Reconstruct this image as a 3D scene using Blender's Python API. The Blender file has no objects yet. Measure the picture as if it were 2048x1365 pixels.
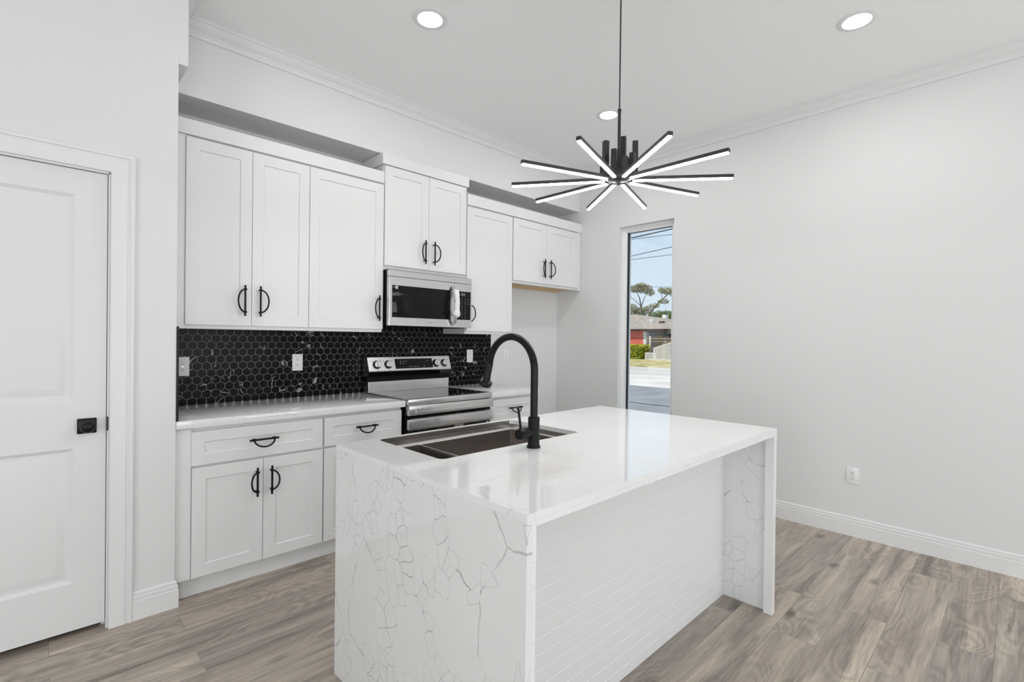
import bpy, bmesh, math, random
from mathutils import Vector, Matrix
random.seed(7)
SC = bpy.context.scene
COL = SC.collection
PI = math.pi

# ------------------------------------------------------------------ camera
def camera():
    y, t, r = math.radians(44.0567), math.radians(-0.3257), math.radians(0.6894)
    fw = Vector((math.sin(y)*math.cos(t), math.cos(y)*math.cos(t), math.sin(t)))
    rt = Vector((math.cos(y), -math.sin(y), 0))
    up = rt.cross(fw)
    rt2 = rt*math.cos(r) + up*math.sin(r)
    up2 = -rt*math.sin(r) + up*math.cos(r)
    cd = bpy.data.cameras.new('camera')
    cd.sensor_width = 36.0
    cd.lens = 982.69/2048*36.0
    cd.clip_start = 0.05; cd.clip_end = 500
    co = bpy.data.objects.new('camera', cd)
    m = Matrix((rt2, up2, -fw)).transposed().to_4x4()
    m.translation = Vector((-0.4937, -3.5192, 1.3458))
    co.matrix_world = m
    COL.objects.link(co)
    SC.camera = co
camera()

# ------------------------------------------------------------------ exposure
vs = SC.view_settings
vs.view_transform = 'Standard'
vs.look = 'None'
vs.exposure = -0.09
vs.gamma = 1.0
vs.use_curve_mapping = False

# ------------------------------------------------------------------ world sky
SKY = 1.05
def world():
    w = bpy.data.worlds.new('sky'); SC.world = w
    w.use_nodes = True
    nt = w.node_tree; nt.nodes.clear()
    out = nt.nodes.new('ShaderNodeOutputWorld')
    bg = nt.nodes.new('ShaderNodeBackground')
    tc = nt.nodes.new('ShaderNodeTexCoord')
    sp = nt.nodes.new('ShaderNodeSeparateXYZ')
    rp = nt.nodes.new('ShaderNodeValToRGB')
    e = rp.color_ramp.elements
    e[0].position = 0.0; e[0].color = (0.80, 0.90, 1.0, 1)
    e[1].position = 0.7; e[1].color = (0.42, 0.58, 0.85, 1)
    k = rp.color_ramp.elements.new(0.22); k.color = (0.66, 0.82, 1.0, 1)
    nt.links.new(tc.outputs['Generated'], sp.inputs[0])
    nt.links.new(sp.outputs['Z'], rp.inputs[0])
    nt.links.new(rp.outputs[0], bg.inputs[0])
    bg.inputs[1].default_value = SKY
    nt.links.new(bg.outputs[0], out.inputs[0])
world()

def sun():
    l = bpy.data.lights.new('sun', 'SUN'); l.energy = 3.6; l.angle = math.radians(0.6)
    l.color = (1.0, 0.92, 0.80)
    o = bpy.data.objects.new('sun', l); COL.objects.link(o)
    d = Vector((0.55, -0.32, -0.80))          # from the far left, high
    o.rotation_euler = d.to_track_quat('-Z', 'Y').to_euler()
    o.location = (-10, 6, 20)
sun()

# added fill lamps, just inside the unseen rear and left windows
def daylight_fill(name, loc, direction, sx, sy, power):
    l = bpy.data.lights.new(name, 'AREA'); l.shape = 'RECTANGLE'
    l.size = sx; l.size_y = sy; l.energy = power; l.color = (0.985, 0.995, 1.0)
    o = bpy.data.objects.new(name, l); COL.objects.link(o)
    o.location = loc
    o.rotation_euler = Vector(direction).to_track_quat('-Z', 'Z').to_euler()
# set low and leaned up to lift the ceiling and base cabinets
daylight_fill('daylight_fill', (1.8, -7.42, 1.08), (0, 1, 0.5), 2.2, 1.9, 68)
daylight_fill('daylight_fill', (-2.0, -7.42, 1.08), (0, 1, 0.5), 2.2, 1.9, 68)
daylight_fill('daylight_fill', (-4.12, -4.0, 1.08), (1, 0, 0.5), 2.6, 1.9, 66)

# ------------------------------------------------------------------ materials
def lin(c):
    c = c/255.0
    return c/12.92 if c <= 0.04045 else ((c+0.055)/1.055)**2.4
def rgb(r, g, b): return (lin(r), lin(g), lin(b), 1.0)
class Mat:
    def __init__(s, name):
        s.m = bpy.data.materials.new(name); s.m.use_nodes = True
        s.nt = s.m.node_tree; s.n = s.nt.nodes; s.l = s.nt.links
        s.p = s.n['Principled BSDF']
    def node(s, t, **kw):
        n = s.n.new(t)
        for k, v in kw.items():
            if k.startswith('i_'):
                key = k[2:]
                key = int(key) if key.isdigit() else key.replace('_', ' ')
                n.inputs[key].default_value = v
            else: setattr(n, k, v)
        return n
    def link(s, a, b): s.l.new(a, b)
    def ramp(s, stops):
        r = s.n.new('ShaderNodeValToRGB'); e = r.color_ramp.elements
        while len(e) < len(stops): e.new(0.5)
        for i, (p, c) in enumerate(stops):
            e[i].position = p; e[i].color = c if len(c) == 4 else (*c, 1)
        return r
    def mix(s, fac, a, b, mode='MIX'):
        m = s.n.new('ShaderNodeMix'); m.data_type = 'RGBA'; m.blend_type = mode
        for sock, v in ((m.inputs[0], fac), (m.inputs[6], a), (m.inputs[7], b)):
            if hasattr(v, 'is_linked') or isinstance(v, bpy.types.NodeSocket): s.l.new(v, sock)
            else: sock.default_value = v
        return m.outputs[2]
    def math(s, op, a, b=None, c=None):
        m = s.n.new('ShaderNodeMath'); m.operation = op
        for i, v in enumerate((a, b, c)):
            if v is None: continue
            if isinstance(v, bpy.types.NodeSocket): s.l.new(v, m.inputs[i])
            else: m.inputs[i].default_value = v
        return m.outputs[0]
    def bump(s, h, strength, dist=0.001):
        b = s.n.new('ShaderNodeBump'); b.inputs['Strength'].default_value = strength
        b.inputs['Distance'].default_value = dist
        s.l.new(h, b.inputs['Height']); s.l.new(b.outputs[0], s.p.inputs['Normal'])

def plain(name, col, rough=0.5, metal=0.0, spec=0.5, noise=None, coat=0):
    M = Mat(name)
    M.p.inputs['Base Color'].default_value = col
    M.p.inputs['Roughness'].default_value = rough
    M.p.inputs['Metallic'].default_value = metal
    M.p.inputs['Specular IOR Level'].default_value = spec
    if coat: M.p.inputs['Coat Weight'].default_value = coat; M.p.inputs['Coat Roughness'].default_value = 0.05
    if noise:
        tc = M.node('ShaderNodeTexCoord')
        nz = M.node('ShaderNodeTexNoise', i_Scale=noise[0], i_Detail=3.0)
        M.link(tc.outputs['Object'], nz.inputs['Vector'])
        M.bump(nz.outputs[0], noise[1], noise[2])
    return M.m

def emit(name, col, strength):
    M = Mat(name)
    M.p.inputs['Base Color'].default_value = (0.9, 0.9, 0.9, 1)
    M.p.inputs['Emission Color'].default_value = col
    M.p.inputs['Emission Strength'].default_value = strength
    return M.m

def brushed(name, col, rough, axis=0, contrast=0.06):
    M = Mat(name)
    tc = M.node('ShaderNodeTexCoord'); mp = M.node('ShaderNodeMapping')
    sc = [260, 260, 260]; sc[axis] = 3
    mp.inputs['Scale'].default_value = sc
    nz = M.node('ShaderNodeTexNoise', i_Scale=1.0, i_Detail=2.0)
    M.link(tc.outputs['Object'], mp.inputs[0]); M.link(mp.outputs[0], nz.inputs['Vector'])
    lo = tuple(c*(1-contrast) for c in col[:3]); hi = tuple(min(1, c*(1+contrast)) for c in col[:3])
    r = M.ramp([(0.3, lo), (0.7, hi)])
    M.link(nz.outputs[0], r.inputs[0]); M.link(r.outputs[0], M.p.inputs['Base Color'])
    M.p.inputs['Metallic'].default_value = 1.0
    M.p.inputs['Roughness'].default_value = rough
    return M.m

def quartz(name, strength, base=(0.80, 0.80, 0.80, 1), scale=3.3, seed=0.0, upright=False):
    M = Mat(name)
    tc = M.node('ShaderNodeTexCoord')
    mp = M.node('ShaderNodeMapping'); mp.inputs['Location'].default_value = (seed, seed*0.7, seed*1.3); mp.inputs['Scale'].default_value = (1, 0.84, 1)
    # the slab's own plane: (y + x, z) for the uprights, (x, y + z) for the tops, so veins run over the edges
    sx = M.node('ShaderNodeSeparateXYZ'); M.link(tc.outputs['Object'], sx.inputs[0])
    cb = M.node('ShaderNodeCombineXYZ')
    if upright: M.link(M.math('ADD', sx.outputs['Y'], sx.outputs['X']), cb.inputs[0]); M.link(sx.outputs['Z'], cb.inputs[1])
    else: M.link(sx.outputs['X'], cb.inputs[0]); M.link(M.math('ADD', sx.outputs['Y'], sx.outputs['Z']), cb.inputs[1])
    M.link(cb.outputs[0], mp.inputs[0])
    # warp the coordinates
    def warp(src, sc, amt, detail=3.0):
        nz = M.node('ShaderNodeTexNoise', i_Scale=sc, i_Detail=detail)
        M.link(src, nz.inputs['Vector'])
        sub = M.node('ShaderNodeVectorMath', operation='SUBTRACT'); sub.inputs[1].default_value = (0.5, 0.5, 0.5)
        M.link(nz.outputs['Color'], sub.inputs[0])
        sca = M.node('ShaderNodeVectorMath', operation='SCALE'); sca.inputs['Scale'].default_value = amt
        M.link(sub.outputs[0], sca.inputs[0])
        add = M.node('ShaderNodeVectorMath', operation='ADD')
        M.link(src, add.inputs[0]); M.link(sca.outputs[0], add.inputs[1])
        return add.outputs[0]
    w1 = warp(mp.outputs[0], 2.2, 0.16)
    w2 = warp(w1, 13.0, 0.030)
    w3 = warp(w2, 70.0, 0.008)
    def cells(vec, sc, wd):
        v = M.node('ShaderNodeTexVoronoi', feature='DISTANCE_TO_EDGE', voronoi_dimensions='2D', i_Scale=sc)
        M.link(vec, v.inputs['Vector'])
        mr = M.node('ShaderNodeMapRange'); mr.inputs['From Min'].default_value = 0; mr.inputs['From Max'].default_value = wd
        mr.inputs['To Min'].default_value = 1; mr.inputs['To Max'].default_value = 0
        M.link(v.outputs[0], mr.inputs[0])
        return mr.outputs[0], v.outputs[0]
    big, dbig = cells(w3, scale, 0.0115)
    K = 4.7
    small, _ = cells(w3, scale*K, 0.030)
    # bands of small closed cells run along the big cells' edges: decided once per small cell
    f1 = M.node('ShaderNodeTexVoronoi', feature='F1', voronoi_dimensions='2D', i_Scale=scale*K)
    M.link(w3, f1.inputs['Vector'])
    _, dc = cells(f1.outputs['Position'], scale, 0.02)
    pn = M.node('ShaderNodeTexNoise', i_Scale=2.4, i_Detail=1.0)
    M.link(f1.outputs['Position'], pn.inputs['Vector'])
    thr = M.node('ShaderNodeMapRange'); thr.inputs['From Min'].default_value = 0.36; thr.inputs['From Max'].default_value = 0.62
    thr.inputs['To Min'].default_value = 0.035; thr.inputs['To Max'].default_value = 0.19
    M.link(pn.outputs[0], thr.inputs[0])
    member = M.math('LESS_THAN', dc, thr.outputs[0])
    sm = M.math('MULTIPLY', M.math('MULTIPLY', small, member), 0.9)
    big = M.math('MULTIPLY', big, M.math('SUBTRACT', 1.0, M.math('MULTIPLY', member, 0.85)))
    # thickness variation along the veins
    tn = M.node('ShaderNodeTexNoise', i_Scale=7.0, i_Detail=4.0)
    M.link(mp.outputs[0], tn.inputs['Vector'])
    tm = M.ramp([(0.34, (0.42, 0.42, 0.42)), (0.64, (1, 1, 1))])
    M.link(tn.outputs[0], tm.inputs[0])
    allv = M.math('MULTIPLY', M.math('MAXIMUM', big, sm), tm.outputs[0])
    fac = M.math('MULTIPLY', allv, strength)
    hz = M.node('ShaderNodeTexNoise', i_Scale=2.5, i_Detail=5.0)
    M.link(mp.outputs[0], hz.inputs['Vector'])
    hr = M.ramp([(0.35, tuple(c*0.975 for c in base[:3])), (0.6, base[:3])])
    M.link(hz.outputs[0], hr.inputs[0])
    c = M.mix(fac, hr.outputs[0], (0.20, 0.20, 0.205, 1))
    M.link(c, M.p.inputs['Base Color'])
    M.p.inputs['Roughness'].default_value = 0.05
    M.p.inputs['Specular IOR Level'].default_value = 0.5
    return M.m

def floor_mat():
    M = Mat('grey oak planks')
    tc = M.node('ShaderNodeTexCoord')
    def brick(c1, c2, mortar):
        b = M.node('ShaderNodeTexBrick', offset=0.37, offset_frequency=2, squash=1.0)
        b.inputs['Color1'].default_value = c1; b.inputs['Color2'].default_value = c2
        b.inputs['Mortar'].default_value = mortar
        b.inputs['Scale'].default_value = 1.0
        b.inputs['Mortar Size'].default_value = 0.0011
        b.inputs['Mortar Smooth'].default_value = 0.3
        b.inputs['Brick Width'].default_value = 1.22
        b.inputs['Row Height'].default_value = 0.182
        M.link(tc.outputs['Object'], b.inputs['Vector'])
        return b
    rnd = brick((0, 0, 0, 1), (1, 1, 1, 1), (0.5, 0.5, 0.5, 1))
    # per plank shift of the grain
    sc = M.node('ShaderNodeVectorMath', operation='SCALE'); sc.inputs['Scale'].default_value = 23.0
    M.link(rnd.outputs['Color'], sc.inputs[0])
    add = M.node('ShaderNodeVectorMath', operation='ADD')
    M.link(tc.outputs['Object'], add.inputs[0]); M.link(sc.outputs[0], add.inputs[1])
    def stretched(v, s):
        mp = M.node('ShaderNodeMapping'); mp.inputs['Scale'].default_value = s
        M.link(v, mp.inputs[0]); return mp.outputs[0]
    # broad streaks
    n1 = M.node('ShaderNodeTexNoise', i_Scale=1.0, i_Detail=6.0, i_Roughness=0.55, i_Distortion=0.7)
    M.link(stretched(add.outputs[0], (0.9, 11.0, 1)), n1.inputs['Vector'])
    # cathedral lines
    n3 = M.node('ShaderNodeTexNoise', i_Scale=1.0, i_Detail=1.5, i_Distortion=0.3)
    M.link(stretched(add.outputs[0], (2.0, 5.5, 1)), n3.inputs['Vector'])
    rings = M.math('SINE', M.math('MULTIPLY', n3.outputs[0], 85.0))
    # fine fibres
    n2 = M.node('ShaderNodeTexNoise', i_Scale=1.0, i_Detail=4.0, i_Roughness=0.6)
    M.link(stretched(add.outputs[0], (6.0, 120.0, 1)), n2.inputs['Vector'])
    base = M.ramp([(0.28, rgb(136, 127, 122)), (0.42, rgb(162, 152, 144)), (0.54, rgb(181, 171, 160)), (0.70, rgb(207, 196, 180))])
    M.link(n1.outputs[0], base.inputs[0])
    tint = M.ramp([(0.0, (0.86, 0.86, 0.87)), (0.5, (1, 0.99, 0.975)), (1.0, (1.08, 1.06, 1.03))])
    M.link(rnd.outputs['Color'], tint.inputs[0])
    c = M.mix(1.0, base.outputs[0], tint.outputs[0], 'MULTIPLY')
    rm = M.node('ShaderNodeTexNoise', i_Scale=1.0, i_Detail=2.0)
    M.link(stretched(add.outputs[0], (1.3, 3.5, 1)), rm.inputs['Vector'])
    rmask = M.ramp([(0.44, (0, 0, 0)), (0.60, (1, 1, 1))]); M.link(rm.outputs[0], rmask.inputs[0])
    rr = M.ramp([(0.0, (0.78, 0.77, 0.78)), (0.6, (1.0, 1.0, 1.0)), (1.0, (1.12, 1.12, 1.12))])
    M.link(M.math('MULTIPLY_ADD', rings, 0.5, 0.5), rr.inputs[0])
    c = M.mix(M.math('MULTIPLY', rmask.outputs[0], 0.75), c, M.mix(1.0, c, rr.outputs[0], 'MULTIPLY'))
    fr = M.ramp([(0.3, (0.80, 0.80, 0.80)), (0.65, (1.08, 1.08, 1.08))])
    M.link(n2.outputs[0], fr.inputs[0])
    c = M.mix(1.0, c, fr.outputs[0], 'MULTIPLY')
    # thin dark grain lines
    n4 = M.node('ShaderNodeTexNoise', i_Scale=1.0, i_Detail=3.0, i_Distortion=0.9)
    M.link(stretched(add.outputs[0], (1.6, 30.0, 1)), n4.inputs['Vector'])
    gl = M.ramp([(0.60, (0, 0, 0)), (0.72, (1, 1, 1))]); M.link(n4.outputs[0], gl.inputs[0])
    c = M.mix(M.math('MULTIPLY', gl.outputs[0], 0.55), c, rgb(104, 95, 89))
    # knots
    kv = M.node('ShaderNodeTexVoronoi', feature='F1', i_Scale=1.0)
    kn = M.node('ShaderNodeTexNoise', i_Scale=9.0, i_Detail=3.0)
    M.link(add.outputs[0], kn.inputs['Vector'])
    ks = M.node('ShaderNodeVectorMath', operation='SCALE'); ks.inputs['Scale'].default_value = 0.22
    M.link(kn.outputs['Color'], ks.inputs[0])
    ka = M.node('ShaderNodeVectorMath', operation='ADD')
    M.link(stretched(add.outputs[0], (2.0, 4.4, 1)), ka.inputs[0]); M.link(ks.outputs[0], ka.inputs[1])
    M.link(ka.outputs[0], kv.inputs['Vector'])
    km = M.ramp([(0.0, (1, 1, 1)), (0.05, (0.8, 0.8, 0.8)), (0.16, (0, 0, 0))])
    M.link(kv.outputs['Distance'], km.inputs[0])
    c = M.mix(M.math('MULTIPLY', km.outputs[0], 0.85), c, rgb(84, 76, 71))
    seam = M.mix(M.math('MULTIPLY', rnd.outputs['Fac'], 0.55), c, rgb(92, 85, 79))
    M.link(seam, M.p.inputs['Base Color'])
    M.p.inputs['Roughness'].default_value = 0.42
    M.p.inputs['Specular IOR Level'].default_value = 0.35
    M.bump(n2.outputs[0], 0.12, 0.001)
    return M.m

def tile_mat():
    M = Mat('black marble hexagon')
    at = M.node('ShaderNodeAttribute', attribute_name='tile')
    tc = M.node('ShaderNodeTexCoord')
    sc = M.node('ShaderNodeVectorMath', operation='SCALE'); sc.inputs['Scale'].default_value = 40.0
    M.link(at.outputs['Color'], sc.inputs[0])
    add = M.node('ShaderNodeVectorMath', operation='ADD')
    M.link(tc.outputs['Object'], add.inputs[0]); M.link(sc.outputs[0], add.inputs[1])
    nz = M.node('ShaderNodeTexNoise', i_Scale=6.0, i_Detail=1.5, i_Distortion=0.8)
    M.link(add.outputs[0], nz.inputs['Vector'])
    d = M.math('ABSOLUTE', M.math('SUBTRACT', nz.outputs[0], 0.5))
    mk = M.node('ShaderNodeTexNoise', i_Scale=9.0, i_Detail=1.0)
    mo = M.node('ShaderNodeVectorMath', operation='ADD'); mo.inputs[1].default_value = (5, 9, 2)
    M.link(add.outputs[0], mo.inputs[0]); M.link(mo.outputs[0], mk.inputs['Vector'])
    mr = M.ramp([(0.57, (0, 0, 0)), (0.64, (1, 1, 1))]); M.link(mk.outputs[0], mr.inputs[0])
    vr = M.ramp([(0.0, (1, 1, 1)), (0.008, (0.6, 0.6, 0.6)), (0.015, (0, 0, 0))]); M.link(d, vr.inputs[0])
    cl = M.node('ShaderNodeTexNoise', i_Scale=18.0, i_Detail=4.0)
    M.link(add.outputs[0], cl.inputs['Vector'])
    br = M.ramp([(0.4, (0.003, 0.003, 0.0033)), (0.75, (0.011, 0.011, 0.012))]); M.link(cl.outputs[0], br.inputs[0])
    c = M.mix(M.math('MULTIPLY', M.math('MULTIPLY', vr.outputs[0], mr.outputs[0]), 0.75), br.outputs[0], (0.62, 0.62, 0.62, 1))
    M.link(c, M.p.inputs['Base Color'])
    M.p.inputs['Roughness'].default_value = 0.22
    M.p.inputs['Specular IOR Level'].default_value = 0.07
    return M.m

def glass_mat(name, tint=(0.97, 0.985, 0.98, 1), gloss=0.05):
    M = Mat(name); M.n.remove(M.p)
    out = M.n['Material Output']
    tr = M.node('ShaderNodeBsdfTransparent'); tr.inputs[0].default_value = tint
    gl = M.node('ShaderNodeBsdfGlossy'); gl.inputs['Roughness'].default_value = 0.02
    mx = M.node('ShaderNodeMixShader'); mx.inputs[0].default_value = gloss
    M.link(tr.outputs[0], mx.inputs[1]); M.link(gl.outputs[0], mx.inputs[2]); M.link(mx.outputs[0], out.inputs[0])
    return M.m

def film_mat():
    M = Mat('clear crinkled film'); M.n.remove(M.p)
    out = M.n['Material Output']
    tc = M.node('ShaderNodeTexCoord'); mp = M.node('ShaderNodeMapping'); mp.inputs['Scale'].default_value = (4, 26, 26)
    nz = M.node('ShaderNodeTexNoise', i_Scale=1.0, i_Detail=3.0, i_Distortion=1.5)
    M.link(tc.outputs['Object'], mp.inputs[0]); M.link(mp.outputs[0], nz.inputs['Vector'])
    b = M.node('ShaderNodeBump'); b.inputs['Strength'].default_value = 0.45; b.inputs['Distance'].default_value = 0.01
    M.link(nz.outputs[0], b.inputs['Height'])
    tr = M.node('ShaderNodeBsdfTransparent'); tr.inputs[0].default_value = (0.95, 0.95, 0.97, 1)
    gl = M.node('ShaderNodeBsdfGlossy'); gl.inputs['Roughness'].default_value = 0.12
    M.link(b.outputs[0], gl.inputs['Normal'])
    mx = M.node('ShaderNodeMixShader'); mx.inputs[0].default_value = 0.22
    M.link(tr.outputs[0], mx.inputs[1]); M.link(gl.outputs[0], mx.inputs[2]); M.link(mx.outputs[0], out.inputs[0])
    return M.m

def patchy(name, cols, scale, rough=0.9, detail=5.0, stretch=(1, 1, 1), bump=0.0):
    M = Mat(name)
    tc = M.node('ShaderNodeTexCoord'); mp = M.node('ShaderNodeMapping'); mp.inputs['Scale'].default_value = stretch
    nz = M.node('ShaderNodeTexNoise', i_Scale=scale, i_Detail=detail)
    M.link(tc.outputs['Object'], mp.inputs[0]); M.link(mp.outputs[0], nz.inputs['Vector'])
    n = len(cols)
    r = M.ramp([(0.32+0.36*i/(n-1), c) for i, c in enumerate(cols)])
    M.link(nz.outputs[0], r.inputs[0]); M.link(r.outputs[0], M.p.inputs['Base Color'])
    M.p.inputs['Roughness'].default_value = rough
    M.p.inputs['Specular IOR Level'].default_value = 0.2
    if bump: M.bump(nz.outputs[0], bump, 0.02)
    return M.m

WALLC = (0.76, 0.76, 0.76, 1)
MT = dict(
    wall=plain('wall paint', WALLC, 0.75, spec=0.25, noise=(170, 0.12, 0.0015)),
    ceil=plain('ceiling paint', (0.94, 0.94, 0.94, 1), 0.85, spec=0.2),
    trim=plain('trim paint', (0.79, 0.79, 0.79, 1), 0.4, spec=0.4),
    cab=plain('cabinet lacquer', (0.79, 0.79, 0.79, 1), 0.35, spec=0.4),
    door=plain('door paint', (0.76, 0.76, 0.76, 1), 0.45, spec=0.4),
    wood=plain('raw plywood', rgb(214, 186, 146), 0.6),
    black=plain('matte black metal', (0.0045, 0.0045, 0.0045, 1), 0.34, spec=0.22),
    softblack=plain('satin black metal', (0.032, 0.032, 0.032, 1), 0.45, spec=0.3),
    gap=plain('black enamel', (0.005, 0.005, 0.005, 1), 0.5, spec=0.12),
    glassblack=plain('black glass', (0.006, 0.006, 0.0065, 1), 0.03, spec=0.6),
    winblack=plain('smoked oven glass', (0.006, 0.006, 0.0065, 1), 0.06, spec=0.2),
    steel=brushed('brushed steel', (0.66, 0.66, 0.66, 1), 0.24, 0),
    steelv=brushed('brushed steel upright', (0.62, 0.62, 0.62, 1), 0.28, 2),
    sink=brushed('bronze toned steel', (0.51, 0.475, 0.45, 1), 0.26, 0, 0.10),
    chrome=plain('bright steel edge', (0.86, 0.83, 0.81, 1), 0.25, metal=1.0),
    plate=plain('white plastic', (0.84, 0.84, 0.84, 1), 0.35),
    slot=plain('dark socket slot', (0.03, 0.03, 0.03, 1), 0.6),
    foam=plain('white packing foam', (0.86, 0.86, 0.86, 1), 0.8, noise=(120, 0.8, 0.004)),
    film=film_mat(),
    quartzside=quartz('veined quartz side', 1.0, seed=3.1, scale=3.9, upright=True),
    quartztop=quartz('veined quartz top', 0.30, base=(0.83, 0.83, 0.83, 1), seed=8.7, scale=3.6),
    quartzcounter=quartz('veined quartz counter', 0.75, base=(0.80, 0.80, 0.80, 1), seed=1.2, scale=8.5),
    floor=floor_mat(), tile=tile_mat(),
    grout=plain('pale grey grout', (0.44, 0.44, 0.44, 1), 0.9),
    led=emit('led diffuser', (1, 1, 0.99, 1), 28.0),
    lens=emit('downlight lens', (1, 1, 0.99, 1), 38.0),
    pane=glass_mat('window glass'),
    icon=plain('grey printed marks', (0.30, 0.30, 0.31, 1), 0.5),
    sticker=plain('white sticker', (0.75, 0.75, 0.75, 1), 0.5),
    lcd=plain('grey lcd', (0.12, 0.12, 0.125, 1), 0.2),
    brandgrey=plain('faint grey mark', (0.36, 0.36, 0.36, 1), 0.5),
    vinyl=plain('white vinyl', (0.90, 0.90, 0.90, 1), 0.4),
    gasket=plain('black gasket', (0.01, 0.012, 0.013, 1), 0.5),
)

# ------------------------------------------------------------------ builders
WL = {}
class MB:
    def __init__(s): s.bm = bmesh.new(); s.tint = {}
    def box(s, x0, x1, y0, y1, z0, z1, bev=0.0, seg=1):
        if x0 > x1: x0, x1 = x1, x0
        if y0 > y1: y0, y1 = y1, y0
        if z0 > z1: z0, z1 = z1, z0
        v = [s.bm.verts.new(p) for p in ((x0,y0,z0),(x1,y0,z0),(x1,y1,z0),(x0,y1,z0),(x0,y0,z1),(x1,y0,z1),(x1,y1,z1),(x0,y1,z1))]
        fs = [s.bm.faces.new([v[i] for i in q]) for q in ((3,2,1,0),(4,5,6,7),(0,1,5,4),(1,2,6,5),(2,3,7,6),(3,0,4,7))]
        if bev:
            es = list({e for f in fs for e in f.edges})
            bmesh.ops.bevel(s.bm, geom=es, offset=bev, segments=seg, affect='EDGES', profile=0.5)
        return s
    def obox(s, c, ax, ay, az, hx, hy, hz, bev=0.0):
        """box with its own axes"""
        c = Vector(c); ax, ay, az = Vector(ax).normalized(), Vector(ay).normalized(), Vector(az).normalized()
        P = [c+ax*hx*i+ay*hy*j+az*hz*k for k in (-1, 1) for j, i in ((-1,-1),(-1,1),(1,1),(1,-1))]
        v = [s.bm.verts.new(p) for p in P]
        fs = [s.bm.faces.new([v[i] for i in q]) for q in ((3,2,1,0),(4,5,6,7),(0,1,5,4),(1,2,6,5),(2,3,7,6),(3,0,4,7))]
        if bev:
            es = list({e for f in fs for e in f.edges})
            bmesh.ops.bevel(s.bm, geom=es, offset=bev, segments=1, affect='EDGES', profile=0.5)
        return s
    def poly(s, pts):
        s.bm.faces.new([s.bm.verts.new(p) for p in pts]); return s
    def tube(s, pts, r, n=12, caps=True):
        P = [Vector(p) for p in pts]
        R = r if isinstance(r, (list, tuple)) else [r]*len(P)
        T = []
        for i in range(len(P)):
            a = P[max(0, i-1)]; b = P[min(len(P)-1, i+1)]
            T.append((b-a).normalized())
        u = T[0].orthogonal().normalized()
        rings = []
        for i, p in enumerate(P):
            u = (u - T[i]*u.dot(T[i])).normalized(); w = T[i].cross(u)
            rings.append([s.bm.verts.new(p + (u*math.cos(2*PI*k/n)+w*math.sin(2*PI*k/n))*R[i]) for k in range(n)])
        for a, b in zip(rings, rings[1:]):
            for k in range(n): s.bm.faces.new((a[k], a[(k+1) % n], b[(k+1) % n], b[k]))
        if caps:
            s.bm.faces.new(list(reversed(rings[0]))); s.bm.faces.new(rings[-1])
        return s
    def cyl(s, a, b, r, n=24, r2=None): return s.tube([a, b], [r, r if r2 is None else r2], n)
    def lathe(s, prof, c, axis=(0, 0, 1), n=32):
        """prof: (radius, height along the axis) pairs"""
        c = Vector(c); w = Vector(axis).normalized(); u = w.orthogonal().normalized(); v = w.cross(u)
        rings = []
        for r, h in prof:
            if r < 1e-6: rings.append([s.bm.verts.new(c+w*h)])
            else: rings.append([s.bm.verts.new(c+w*h+(u*math.cos(2*PI*k/n)+v*math.sin(2*PI*k/n))*r) for k in range(n)])
        for a, b in zip(rings, rings[1:]):
            for k in range(n):
                if len(a) == 1 and len(b) == 1: continue
                if len(a) == 1: s.bm.faces.new((a[0], b[(k+1) % n], b[k]))
                elif len(b) == 1: s.bm.faces.new((a[k], a[(k+1) % n], b[0]))
                else: s.bm.faces.new((a[k], a[(k+1) % n], b[(k+1) % n], b[k]))
        return s
    def sweep(s, prof, a, b, out, up=(0, 0, 1), ma=0.0, mb=0.0):
        """profile (outward, upward) carried from a to b; ma, mb mitre factors per unit outward"""
        a, b, o, u = Vector(a), Vector(b), Vector(out), Vector(up)
        d = (b-a).normalized()
        A = [s.bm.verts.new(a+o*p+u*q+d*p*ma) for p, q in prof]
        B = [s.bm.verts.new(b+o*p+u*q-d*p*mb) for p, q in prof]
        n = len(prof)
        for i in range(n): s.bm.faces.new((A[i], A[(i+1) % n], B[(i+1) % n], B[i]))
        s.bm.faces.new(list(reversed(A))); s.bm.faces.new(B)
        return s
    def prism(s, poly, axis, d0, d1):
        """poly in the two other axes, extruded along axis"""
        def P(p, d):
            if axis == 'x': return (d, p[0], p[1])
            if axis == 'y': return (p[0], d, p[1])
            return (p[0], p[1], d)
        A = [s.bm.verts.new(P(p, d0)) for p in poly]; B = [s.bm.verts.new(P(p, d1)) for p in poly]
        n = len(poly)
        for i in range(n): s.bm.faces.new((A[i], A[(i+1) % n], B[(i+1) % n], B[i]))
        s.bm.faces.new(list(reversed(A))); s.bm.faces.new(B)
        return s
    def rings(s, rect, steps, yf, outer_back=None):
        """nested rectangles facing -y: steps of (inset, depth behind yf); last one is filled"""
        x0, x1, z0, z1 = rect
        L = []
        for ins, dy in steps:
            L.append([s.bm.verts.new(p) for p in ((x0+ins, yf+dy, z0+ins), (x1-ins, yf+dy, z0+ins), (x1-ins, yf+dy, z1-ins), (x0+ins, yf+dy, z1-ins))])
        for a, b in zip(L, L[1:]):
            for k in range(4): s.bm.faces.new((a[k], a[(k+1) % 4], b[(k+1) % 4], b[k]))
        s.bm.faces.new(L[-1])
        return L
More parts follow.
